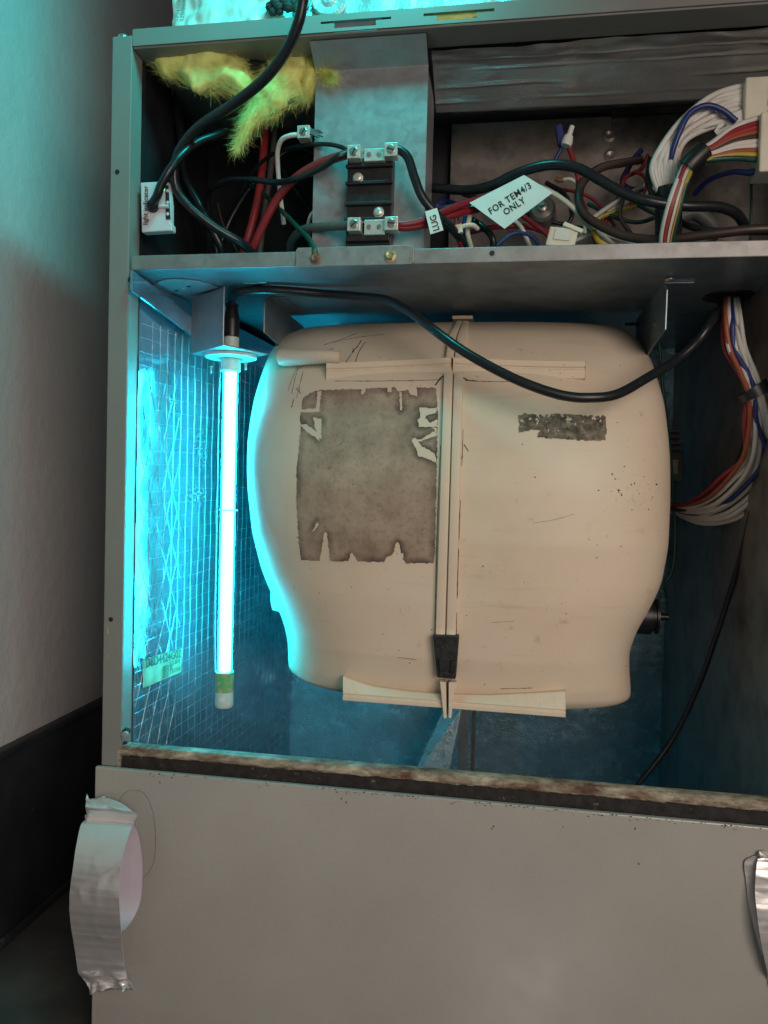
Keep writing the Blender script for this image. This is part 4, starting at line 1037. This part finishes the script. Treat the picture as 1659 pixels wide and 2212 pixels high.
cord('red_wire', 'thick red wire bending up to the upper left lug', [(756, 331, .012), (735, 338, .018), (690, 354, .03), (640, 384, .045), (600, 428, .060), (572, 478, .072), (548, 530, .085), (535, 556, .10)], 0.0045, M['red'])
cord('black_wire', 'black wire swinging from the upper left lug over the red wire', [(756, 329, .013), (728, 340, .008), (690, 365, .016), (640, 386, .028), (600, 394, .045), (545, 388, .055), (500, 388, .065), (462, 404, .08), (450, 425, .10), (452, 470, .12)], 0.0032, M['cord'])
cord('black_wire', 'thin black wire arching from the upper lug to the ground lug side', [(752, 325, .014), (738, 318, .016), (712, 312, .024), (680, 312, .030), (640, 318, .05), (590, 332, .075), (545, 372, .10), (520, 420, .12)], 0.0022, M['cord'])
cord('white_wire', 'single white wire bent down from the ground lug', [(650, 291, .030), (628, 293, .030), (609, 302, .034), (600, 325, .042), (600, 360, .052), (604, 410, .062), (610, 460, .072), (613, 484, .078)], 0.0024, M['white'])
cord('green_wire', 'dark green ground wire leading to the rusty bolt', [(540, 400, .13), (570, 420, .10), (605, 452, .07), (640, 488, .04), (668, 518, .012), (680, 540, -.003), (682, 552, -.0045)], 0.0025, M['green'])
MB()
cord('copper_end', 'bare copper wire end under the rusty bolt', [(680, 541, -.0052), (681.5, 549, -.0058), (682, 556, -.0064)], 0.0020, M['copper'], 'wire end')
cord('grey_wire', 'thick dark grey wire entering the lower left lug', [(756, 486, .012), (735, 488, .016), (700, 490, .026), (668, 493, .035), (645, 503, .05), (630, 522, .07), (625, 556, .10)], 0.0044, M['grey'])
cord('cream_wire', 'short cream wire curving out behind the chase plate edge', [(690, 450, .05), (674, 462, .05), (667, 480, .055), (666, 500, .06), (672, 530, .07)], 0.0020, M['cream'])
cord('black_cable', 'black cable looping through the dark compartment behind the red wires', [(470, 545, .16), (500, 470, .16), (545, 400, .16), (600, 340, .165), (650, 320, .17), (690, 340, .17)], 0.0040, M['cord'])
cord('black_cable', 'black cable slanting down to the right behind the white wire', [(590, 330, .17), (630, 395, .17), (660, 440, .17), (690, 480, .17)], 0.0042, M['cord'])
cord('brown_wire', 'thin brown wires drooping near the compartment floor', [(470, 440, .14), (480, 480, .14), (500, 520, .14), (520, 556, .15)], 0.0016, M['brown'])
# right of the terminal block
cord('black_cable', 'black cable bending down from the upper right lug', [(852, 323, .010), (866, 326, .010), (882, 342, .010), (896, 385, .010), (912, 425, .012), (940, 460, .018), (975, 492, .035), (1005, 530, .07), (1015, 560, .1)], 0.0042, M['cord'])
cord('red_wire', 'upper red wire leaving the lower right lug', [(852, 482, .010), (870, 485, .010), (900, 480, .014), (940, 465, .022), (985, 446, .035), (1030, 432, .05), (1060, 425, .06)], 0.0036, M['darkred'])
cord('red_wire', 'lower red wire leaving the lower right lug', [(852, 487, .010), (872, 492, .012), (905, 488, .018), (940, 478, .028), (985, 462, .040), (1040, 450, .06)], 0.0036, M['darkred'])
cord('control_cord', 'thick black control cord arching behind the white warning tag', [(905, 403, .11), (950, 407, .10), (1010, 411, .085), (1060, 402, .07), (1110, 378, .058), (1160, 361, .050), (1205, 356, .045), (1250, 364, .042), (1295, 388, .040), (1350, 418, .038), (1410, 436, .036), (1480, 445, .040), (1550, 447, .05), (1590, 462, .06), (1607, 485, .075)], 0.0050, M['cord'])
cord('brown_cable', 'dark brown cable looping low in front of the control panel', [(1385, 345, .12), (1345, 352, .11), (1300, 362, .10), (1262, 390, .09), (1250, 425, .08), (1262, 462, .075), (1305, 492, .07), (1360, 512, .065), (1430, 518, .055), (1520, 508, .045), (1610, 497, .04), (1670, 494, .04)], 0.0044, M['brown'])
cord('cream_wire', 'cream wire curving out from behind the warning tag', [(1090, 392, .085), (1140, 397, .08), (1190, 415, .078), (1235, 446, .08), (1262, 478, .085), (1300, 510, .09), (1330, 530, .10)], 0.0026, M['cream'])
cord('blue_wire', 'blue wire rising to the blue wire nut', [(1090, 382, .10), (1140, 372, .098), (1185, 362, .096), (1205, 335, .094), (1216, 312, .092)], 0.0020, M['blue'])
cord('red_wire', 'twisted dark red wire hanging under the blue wire nut', [(1228, 315, .092), (1238, 345, .092), (1248, 380, .092), (1252, 420, .094), (1262, 450, .10), (1290, 530, .11)], 0.0026, M['darkred'])
cord('blue_wire', 'blue wire curled against the back panel left of the tag', [(985, 440, .12), (960, 432, .11), (945, 440, .10), (950, 448, .10), (1000, 440, .10), (1060, 424, .10), (1090, 415, .10)], 0.0022, M['blue'])
cord('cream_wire', 'cream wire looping beside the cream cable tie', [(1032, 430, .075), (1020, 452, .06), (1012, 480, .055), (1010, 505, .055), (1018, 536, .07)], 0.0026, M['cream'])
cord('blue_wire', 'blue wire looping beside the cream cable tie', [(1025, 430, .078), (1010, 455, .065), (1004, 480, .062), (1004, 505, .062), (1012, 540, .07)], 0.0026, M['blue'])
cord('red_wire', 'dark red wire dropping through the cream cable tie', [(1000, 435, .07), (988, 465, .055), (986, 495, .052), (992, 520, .055), (1000, 545, .07)], 0.0024, M['darkred'])
cord('black_wire', 'black wire looping low behind the cream cable tie', [(1010, 470, .08), (1045, 492, .075), (1064, 515, .075), (1066, 545, .08)], 0.0034, M['cord'])
cord('red_wire', 'dark red wire lying along the shelf under the warning tag', [(1000, 505, .11), (1060, 492, .10), (1120, 488, .10), (1170, 496, .10), (1215, 520, .10), (1250, 552, .11)], 0.0030, M['darkred'])
cord('white_wire', 'white wire slanting down behind the cream plug', [(1085, 462, .10), (1120, 484, .095), (1135, 510, .095), (1150, 545, .10)], 0.0024, M['white'])
cord('red_wire', 'dark red wire slanting down to the cream plug', [(1120, 460, .09), (1150, 482, .085), (1180, 505, .08), (1200, 530, .08)], 0.0026, M['darkred'])
cord('green_wire', 'green wire curled in the tangle under the black cord', [(1350, 425, .12), (1400, 455, .11), (1420, 465, .11), (1380, 480, .11), (1330, 470, .11), (1270, 440, .12)], 0.0022, M['green'])
cord('white_wire', 'white wire in the tangle under the black cord', [(1400, 395, .12), (1350, 425, .115), (1310, 450, .112), (1270, 480, .11), (1262, 505, .11)], 0.0024, M['white'])
cord('white_wire', 'second white wire of the tangle right of the brown loop', [(1415, 405, .125), (1370, 430, .12), (1330, 448, .118), (1285, 476, .116), (1272, 512, .115)], 0.0024, M['white'])
cord('yellow_wire', 'yellow wire in the tangle under the black cord', [(1420, 430, .12), (1370, 446, .115), (1320, 460, .112), (1285, 480, .11), (1290, 515, .11), (1310, 540, .11)], 0.0024, M['yellow'])
cord('red_wire', 'red wire twisting up behind the black cord', [(1400, 335, .13), (1385, 365, .125), (1350, 385, .12), (1340, 420, .12), (1320, 450, .12), (1300, 500, .12)], 0.0022, M['red'])
cord('blue_wire', 'dark blue wire bunch behind the white harness', [(1385, 325, .14), (1365, 350, .135), (1345, 395, .13), (1380, 410, .13), (1440, 380, .13)], 0.0030, M['blue'])
cord('copper_lead', 'short white lead with a bare copper end', [(1216, 388, .098), (1232, 387, .095), (1245, 396, .095), (1255, 415, .10)], 0.0018, M['white'], 'wire')
cord('copper_tip', 'bare copper tip of the short white lead', [(1200, 386, .099), (1208, 389, .0985), (1217, 388, .098)], 0.0026, M['copper'], 'wire end')
tiec = P(1015, 492, .052)
tie = MB(); tie.tube(spline([P(983, 497, .046), P(1000, 489, .043), P(1020, 486, .043), P(1032, 494, .05)], 6), 0.0022, 8); tie.obox(P(990, 496, .043), (.004, 0, .001), (0, .003, 0), (-.001, 0, .004))
tag(tie.build('cable_tie', M['cream']), 'cream cable tie around the wires left of the warning tag', 'cable tie')
XW = [('black_wire', 'thin black wire crossing behind the warning tag to the brown loop', [(1000, 420, .13), (1080, 440, .12), (1160, 470, .12), (1240, 490, .125), (1330, 505, .13)], .0022, 'cord'),
      ('red_wire', 'dark red wire arched behind the mounting post', [(1100, 500, .14), (1150, 430, .135), (1210, 410, .13), (1280, 430, .13), (1330, 490, .13)], .0018, 'darkred'),
      ('blue_wire', 'blue wire low against the shelf by the cream plug', [(1060, 540, .08), (1110, 505, .08), (1150, 512, .08), (1170, 545, .08)], .0020, 'blue'),
      ('black_wire', 'black wire hanging left of the white harness', [(1405, 340, .10), (1400, 390, .10), (1412, 430, .095), (1430, 470, .09), (1428, 540, .09)], .0026, 'cord'),
      ('brown_wire', 'brown wire bending from the tangle down to the shelf', [(1290, 395, .12), (1320, 400, .11), (1345, 425, .105), (1340, 470, .10), (1375, 520, .10)], .0022, 'brown'),
      ('white_wire', 'white wire lying along the shelf below the tangle', [(1240, 520, .10), (1290, 505, .095), (1350, 520, .09), (1410, 545, .09)], .0020, 'white'),
      ('black_wire', 'black wire looping under the copper ended lead', [(1180, 395, .13), (1220, 420, .12), (1235, 465, .115), (1215, 500, .115)], .0024, 'cord'),
      ('red_wire', 'short red wire beside the dark blue bunch', [(1370, 370, .115), (1395, 385, .11), (1390, 420, .11), (1360, 440, .11)], .0018, 'red'),
      ('yellow_wire', 'short yellow wire at the foot of the tangle', [(1282, 500, .085), (1292, 520, .08), (1308, 530, .08), (1322, 545, .085)], .0030, 'yellow')]
for nm_, lb_, pt_, r_, m_ in XW: cord(nm_, lb_, pt_, r_, M[m_])
# wire nuts
wn = thing('wire_nut', P(1214, 322, .09), 'blue winged wire nut standing above the black cord', 'wire nut')
MB().prism([P(1200, 270, .088), P(1213, 266, .088), P(1220, 292, .088), P(1213, 313, .088), P(1205, 312, .088)], (0, .008, 0)).build('cap', M['blue'], wn, bevel=0.0012)
wn = thing('wire_nut', P(1228, 322, .085), 'white tipped wire nut standing against the blue one', 'wire nut')
MB().lathe(P(1222, 315, .085), (0.30, 0, 1), [(0.0052, 0), (0.0058, 0.004), (0.0044, 0.010), (0.0026, 0.0105), (0.0026, 0.020), (0.001, 0.021)], 14).build('cap', M['tagw'], wn)
# standoff capacitor post behind the tag
so = thing('mounting_post', P(1168, 462, .12), 'round mounting post with a screw behind the warning tag', 'post')
c = P(1172, 452, .11)
MB().lathe(c, (-.1, -1, .1), [(0.0135, -0.03), (0.0135, 0), (0.011, 0.003), (0.006, 0.004)], 24).build('sleeve', M['galv_brown'], so)
MB().lathe(c, (-.1, -1, .1), [(0.005, 0.002), (0.005, 0.007), (0.0025, 0.008), (0.0025, 0.014)], 12).build('screw', M['screw'], so)
# cream plug on the shelf
cpx = thing('plug_connector', P(1215, 530, .05), 'cream nylon plug connector lying on the shelf edge', 'connector')
c = P(1213, 518, .05)
MB().obox(c, (0.0135, 0, -.002), (0, .008, 0), (.002, 0, .009)).build('shell', M['cream'], cpx, bevel=0.0012)
MB().obox(c + Vector((.010, -.004, .0085)), (0.009, 0, -.004), (0, .006, 0), (.001, 0, .0018)).build('latch', M['cream'], cpx, bevel=0.0006)
MB().obox(c + Vector((.0, -.0085, .002)), (0.0075, 0, -.001), (0, .0008, 0), (.001, 0, .005)).build('keyway', M['white'], cpx, bevel=0.0004)

# ------------------------------------------------------------------ tags
def tagcard(name, label, pts, ys, mat, cat='tag'):
    q = [P(*p, y) for p, y in zip(pts, ys)]
    pn = (q[1] - q[0]).cross(q[3] - q[0])                 # bring every corner into one plane
    for i, p in enumerate(pts):
        r = ray(*p); q[i] = CAM + r * ((q[0] - CAM).dot(pn) / r.dot(pn))
    o = thing(name, q[3], label, cat)
    n_ = (q[1] - q[0]).cross(q[3] - q[0]).normalized()
    if n_.y > 0: n_ = -n_
    MB().prism(q, -n_ * 0.0004).build('card', mat, o, bevel=0.0)
    return o, q, n_
wt, q, n_ = tagcard('warning_tag', 'white tag printed in black capitals lying over the wires', [(1014, 438), (1132, 378), (1194, 416), (1090, 494)], [.040, .034, .026, .030], M['tagw'])
ux = (q[1] - q[0]).lerp(q[2] - q[3], 0.5).normalized(); uy = ux.cross(-n_); uy = n_.cross(ux)
ctr = sum(q, Vector()) / 4
L1 = (q[2] - q[3]).length
def onplane(px, py):
    r = ray(px, py); return CAM + r * ((q[0] - CAM).dot(n_) / r.dot(n_)) + n_ * 0.0003
o1, o2 = onplane(1060, 464), onplane(1151, 404); ux = (o2 - o1).normalized(); uy = n_.cross(ux)
text_mesh('FOR TEM4/3', o1, ux * 0.80, uy, 0.0098, 'lettering', M['ink'], wt, bold=0.014, spacing=1.1)
text_mesh('ONLY', onplane(1092, 466), ux * 0.80, uy, 0.0098, 'lettering', M['ink'], wt, bold=0.014, spacing=1.1)
lt, q, n_ = tagcard('lug_tag', 'small folded white tag on the red wires beside the lug', [(918, 457), (944, 449), (958, 497), (930, 506)], [.010, .010, .006, .007], M['tagw'])
ux = (q[0] - q[3]).normalized(); uy = n_.cross(ux)
text_mesh('LUG', sum(q, Vector()) / 4 - ux * 0.0105 - uy * 0.003 + n_ * 0.0003, ux, uy, 0.0085, 'lettering', M['ink'], lt, bold=0.014)
ht, q, n_ = tagcard('harness_tag', 'white printed label wrapped on the harness by the connectors', [(1580, 247), (1602, 236), (1609, 262), (1553, 298), (1543, 283), (1556, 262)], [.05, .05, .05, .048, .048, .05], M['tagw'])
for k, (px, py, w) in enumerate(((1560, 285, 20), (1556, 278, 26), (1566, 268, 12), (1552, 292, 22), (1570, 258, 14))):
    a = P(px, py, .0474); d_ = (P(px + w, py - w * .55, .0474) - a)
    MB().obox(a + d_ / 2 - Vector((0, .0003, 0)), d_ / 2, (0, .0001, 0), (0.0002, 0, .0009)).build('print_line', M['inkgrey'], ht)

# ------------------------------------------------------------------ wiring harnesses
def harness(name, label, loc, wires, extra=None):
    o = thing(name, loc, label, 'harness')
    for (pts, r, m) in wires: cord('wire', None, pts, r, M[m], parent=o, seg=8, n=8)
    return o
ws = []
for k in range(10):
    t = k / 9
    sx_ = lerp(0, 1, t)
    ws.append(([(1625, 186 + 72 * t, .058), (1585 - 6 * t, 190 + 74 * t + 4 * math.sin(k), .054), (1530 - 2 * t, 212 + 66 * t, .048 + .004 * (k % 2)), (1470 + 12 * t, 262 + 40 * t, .044 + .005 * (k % 3)), (1428 + 36 * t, 318 + 20 * t, .044 + .004 * (k % 2)), (1408 + 62 * t, 366 + 6 * t, .046), (1424 + 46 * t, 420, .052), (1432 + 26 * t, 480, .062), (1434 + 20 * t, 556, .08)], 0.0027, 'white'))
ws.append(([(1590, 262, .046), (1560, 238, .042), (1525, 228, .040), (1490, 245, .038), (1468, 285, .038), (1452, 330, .042), (1446, 375, .05)], 0.0028, 'blue'))
ws.append(([(1600, 272, .062), (1555, 252, .06), (1500, 262, .06), (1470, 300, .062), (1468, 380, .066)], 0.0026, 'orange'))
h1 = harness('wiring_harness', 'bundle of white wires arching down from the upper cream connector', P(1440, 520, .06), ws)
MB().tube([P(1443, 405, .054), P(1444, 430, .055), P(1444, 470, .060), P(1444, 540, .075)], 0.0125, 16).build('tape_wrap', M['black'], h1)
c0, c1 = P(1608, 172, .05), P(1668, 262, .05)
cn = MB().box((c0.x, .045, c1.z), (c1.x + .02, .075, c0.z)).build('connector', M['cream'], h1, bevel=0.0015)
for k in range(4):
    MB().box((c0.x + 0.020, .0435, lerp(c1.z, c0.z, (k + .2) / 4)), (c0.x + .026, .0449, lerp(c1.z, c0.z, (k + .8) / 4))).build('connector_rib', M['cream'], cn)
cols = ['white', 'darkred', 'red', 'orange', 'brown', 'white', 'white', 'orange', 'yellow', 'green', 'blue', 'blue']
ws = []
for k, m in enumerate(cols):
    t = k / 11
    if k < 10:
        ws.append(([(1655, 256 + 108 * t, .042), (1630, 258 + 106 * t, .038), (1580 + 10 * t, 278 + 78 * t, .032), (1535 + 8 * t, 312 + 40 * t, .028), (1492 + 16 * t, 338 + 18 * t, .026 - .002 * (k % 3)), (1462 + 22 * t, 395 + 8 * t, .030), (1443 + 30 * t, 450, .034), (1430 + 28 * t, 510, .046), (1430 + 22 * t, 556, .06)], 0.0027, m))
    else:
        ws.append(([(1655, 360, .044), (1620, 362 + k, .046), (1580, 372, .06), (1530, 390, .08), (1500, 420, .10)], 0.0027, m))
h2 = harness('wiring_harness', 'bundle of coloured wires taped together below the right connector', P(1450, 530, .05), ws)
MB().tube([P(1520, 326, .0275), P(1507, 338, .0265), P(1493, 352, .0265), P(1484, 362, .0275)], 0.0095, 16).build('tape_band', M['black'], h2)
c0, c1 = P(1641, 246, .035), P(1668, 374, .035)
MB().box((c0.x, .030, c1.z), (c1.x + .03, .060, c0.z)).build('connector', M['cream'], h2, bevel=0.0015)
cord('black_wire', 'black wire trailing from the harness to the right of the compartment', [(1430, 452, .09), (1470, 480, .08), (1520, 497, .07), (1580, 500, .06), (1665, 500, .06)], 0.0034, M['cord'])
cord('grey_cable', 'flat grey cable folded behind the coloured harness', [(1465, 470, .11), (1500, 460, .11), (1530, 480, .11), (1540, 505, .11), (1500, 530, .11)], 0.0075, M['grey'])
cord('green_wire', 'thin green wire standing upright near the right connector', [(1622, 378, .10), (1623, 430, .10), (1622, 500, .10), (1622, 550, .11)], 0.0014, M['green'])
ws = []
hc = ['white'] * 6 + ['blue', 'white', 'white', 'white', 'white', 'white', 'orange', 'darkred']
for k, m in enumerate(hc):
    t = k / 13; w = random.uniform(-8, 8); j = (k * 5) % 14 / 13
    xo = 1 - t
    ws.append(([(1592 - 26 * t, 640, GROM.y + .004 * (k % 3)), (1598 - 34 * t, 680, .07 + .006 * (k % 3)), (1610 - 40 * t + w, 750, .065 + .006 * (k % 2)), (1634 - 34 * t, 812, .060 + .004 * (k % 3)), (1644 - 30 * t, 850, .058 + .005 * (k % 2)), (1663 - 50 * t + w, 910, .062 + .008 * j), (1690 - 88 * t - w, 985, .075 + .012 * j), (1668 - 106 * t + w, 1058 - 26 * t, .100 + .012 * j), (1592 - 70 * t, 1120 - 50 * t + w, .14 + .01 * j), (1512 - 32 * t, 1130 - 42 * t, .20), (1440, 1098 - 4 * t, .26)], 0.0024, m))
h3 = harness('wiring_harness', 'bundle of mostly white wires looping from the shelf grommet to the blower motor', P(1560, 1127, .1), ws)
MB().tube([P(1622, 838, .060), P(1628, 846, .060), P(1634, 858, .060)], 0.0150, 18).build('tape_band', M['black'], h3)
MB().tube([P(1578, 628, GROM.y), P(1578, 650, GROM.y), P(1579, 664, GROM.y - .002)], 0.0130, 16).build('tape_wrap', M['black'], h3)
cord('black_wire', 'black wire hanging in front of the right wall to the lower lip', [(1664, 960, .10), (1655, 1020, .10), (1628, 1090, .11), (1606, 1180, .13), (1580, 1270, .15), (1545, 1380, .17), (1505, 1490, .18), (1450, 1600, .18), (1370, 1705, .17)], 0.0030, M['cord'])
cord('green_wire', 'green wire running down the right flank of the blower', [(1352, 700, .24), (1385, 702, .22), (1420, 730, .20), (1428, 800, .20), (1436, 880, .205), (1447, 970, .22), (1454, 1060, .235), (1458, 1160, .24), (1452, 1230, .24), (1436, 1262, .24), (1440, 1290, .25)], 0.0019, M['green'])
cord('black_cable', 'black cord leaving the motor beside the white harness', [(1440, 1100, .25), (1490, 1098, .20), (1530, 1075, .16), (1570, 1040, .14), (1600, 985, .14), (1622, 900, .15)], 0.0030, M['cord'])

# ------------------------------------------------------------------ fibreglass tufts
def tuft(name, label, spines, n, seed):
    rnd = random.Random(seed)
    pts0 = P(spines[0][-1][0], spines[0][-1][1], spines[0][-1][2])
    o = thing(name, pts0, label, 'insulation')
    core = MB(); hairs = MB()
    for sp_ in spines:
        pa = spline([P(a, b, c_) for a, b, c_, r in sp_], 10); rr = []
        base = [r * 0.00052 for *_, r in sp_]; m = len(pa)
        def rad(t): 
            k = t * (len(base) - 1); i = min(int(k), len(base) - 2); return lerp(base[i], base[i + 1], k - i)
        seg = 30; vs = []
        for i, p in enumerate(pa):
            d = (pa[min(i + 1, m - 1)] - pa[max(i - 1, 0)]).normalized(); u = d.cross(Vector((0, 1, 0))).normalized()
            for k in range(seg):
                an = 2 * math.pi * k / seg; v = u * math.cos(an) + Vector((0, 1, 0)) * math.sin(an) * 0.7
                q = p + v * rad(i / (m - 1)) * (0.90 + 0.5 * noise.fractal(p * 42 + v * 0.9 + Vector((seed, 0, 0)), 1, 2, 4))
                vs.append(q)
        core.add(vs, [(i * seg + k, i * seg + (k + 1) % seg, (i + 1) * seg + (k + 1) % seg, (i + 1) * seg + k) for i in range(m - 1) for k in range(seg)], True)
        for h in range(int(n)):
            t = rnd.random(); i = int(t * (m - 1)); p = pa[i]
            d = (pa[min(i + 1, m - 1)] - pa[max(i - 1, 0)]).normalized(); u = d.cross(Vector((0, 1, 0))).normalized()
            an = rnd.uniform(0, 2 * math.pi); R_ = rad(t) * (0.90 + 0.4 * noise.noise(p * 60)) * rnd.uniform(0.9, 1.1)
            q = p + (u * math.cos(an) + Vector((0, 1, 0)) * math.sin(an) * .7) * R_
            dr = (d * rnd.choice((1, 1, 1, -1)) + Vector((rnd.gauss(0, .3), rnd.gauss(0, .3), rnd.gauss(0, .3)))).normalized()
            if rnd.random() < 0.04: dr = (dr + (q - p).normalized() * 1.2).normalized()
            ln = rnd.uniform(.003, .012); w = rnd.uniform(.00006, .00014); cv = Vector((rnd.gauss(0, 1), rnd.gauss(0, 1), rnd.gauss(0, 1))) * 0.4
            side = dr.cross(Vector((0, 1, 0)));  side = side.normalized() if side.length > 1e-4 else Vector((1, 0, 0))
            vs = []
            for s_ in range(5):
                f_ = s_ / 4; c_ = q + dr * ln * f_ + cv * ln * f_ * f_
                ww = w * (1 - f_ * .7); vs += [c_ - side * ww, c_ + side * ww]
            hairs.add(vs, [(2 * s_, 2 * s_ + 1, 2 * s_ + 3, 2 * s_ + 2) for s_ in range(4)], True)
    core.build('wool_core', M['wool'], o)
    tag(hairs.build('fibres', M['wool'], o), kind='stuff')
    return o
tuft('insulation_tuft', 'flat torn tuft of yellow fibreglass hanging at the top left corner', [[(325, 108, .028, 6), (355, 124, .03, 26), (400, 142, .03, 40), (450, 150, .03, 46), (495, 166, .028, 38), (530, 184, .026, 20), (548, 196, .026, 6)], [(420, 108, .04, 14), (460, 120, .036, 26), (500, 148, .03, 26), (525, 178, .028, 14)]], 6500, 3)
tuft('insulation_tuft', 'pointed tuft of yellow fibreglass drooping behind the power cord', [[(650, 88, .05, 24), (645, 125, .045, 42), (620, 172, .04, 46), (590, 205, .035, 38), (562, 236, .032, 26), (540, 262, .03, 14), (525, 292, .03, 7), (513, 320, .03, 2)], [(665, 110, .05, 20), (672, 145, .045, 28), (672, 180, .04, 20), (655, 205, .04, 12)], [(680, 150, .04, 10), (700, 160, .035, 7), (714, 166, .03, 2)]], 6000, 11)
a, b, c, d = P(676, 128, .040), P(690, 150, .036), P(695, 186, .034), P(680, 190, .038)
tag(MB().prism([a, b, c, d], (0, .0004, 0)).build('foil_scrap', M['foil_bright']), 'torn scrap of foil facing on the pointed yellow tuft', 'foil scrap')

# ------------------------------------------------------------------ plenum and foil wrap above the cabinet
pw = thing('plastic_wrap', P(500, 50, .06), 'crumpled clear plastic wrap on top of the cabinet at upper left', 'wrap')
def wrapf(u, v):
    px = lerp(376, 655, u); p = P(px, 60, .06); p.z = lerp(0.7195, 1.05, v); p.x = lerp(P(375, 40, .06).x, P(655, 40, .06).x, u)
    w = noise.fractal(Vector((p.x * 45, p.z * 45, 2)), 1, 2, 4) * .006
    return Vector((p.x, .045 + w + abs(u - .5) ** 3 * .1, p.z))
MB().grid(wrapf, 70, 90).build('front_fold', M['wrap'], pw)
for r_ in range(2):
    text_mesh('12 345 8 02', P(385 + 11 * r_, 46, .052) , Vector((0.12, 0, 1)).normalized(), Vector((-1, 0, .12)).normalized(), 0.0052, 'faint_print', M['inkgrey'], pw)
xw0, xw1 = P(376, 40, .06).x, P(655, 40, .06).x
MB().box((xw0 + 0.001, .070, 0.7185), (xw1, .40, 1.05)).build('bundle', M['wrap'], pw, bevel=0.006)  # carried up out of frame to block the upper lamp from the wall
ft = thing('coil_case', P(740, 10, .05), 'foil wrapped coil case edge above the top rail with a round cap', 'coil case')
def ff(u, v):
    x = lerp(P(640, 10, .06).x, XR, u); z = lerp(0.7190, 1.05, v)
    return Vector((x, .050 + noise.fractal(Vector((x * 40, z * 40, 6)), 1, 2, 4) * .005, z))
MB().grid(ff, 90, 30).build('foil_front', M['foil_bright'], ft)
c = P(712, 4, .045)
MB().lathe((c.x, .046, c.z + .002), (0, -1, 0), [(0.018, 0), (0.018, .004), (0.0165, .0055), (.009, .004), (.006, .0065), (0, .007)], 28).build('round_cap', M['foil_bright'], ft)
MB().box((P(640, 10, .06).x, .060, 0.7190), (XR, .40, 1.05)).build('case_body', M['galv'], ft)  # unseen upper part is extended as a light blocker, like the bundle
ms = MB()
for k in range(16):
    p = P(random.gauss(615, 26), random.gauss(14, 8), .040); r_ = random.uniform(.003, .007)
    ms.lathe(p - Vector((0, 0, r_)), (random.uniform(-.4, .4), -.3, 1), [(0, 0), (r_ * .9, r_ * .5), (r_, r_), (r_ * .6, r_ * 1.6), (0, r_ * 1.9)], 9)
tag(ms.build('mastic_blob', M['pitch']), 'dark mastic smear on the plastic wrap beside the power cord', 'mastic')
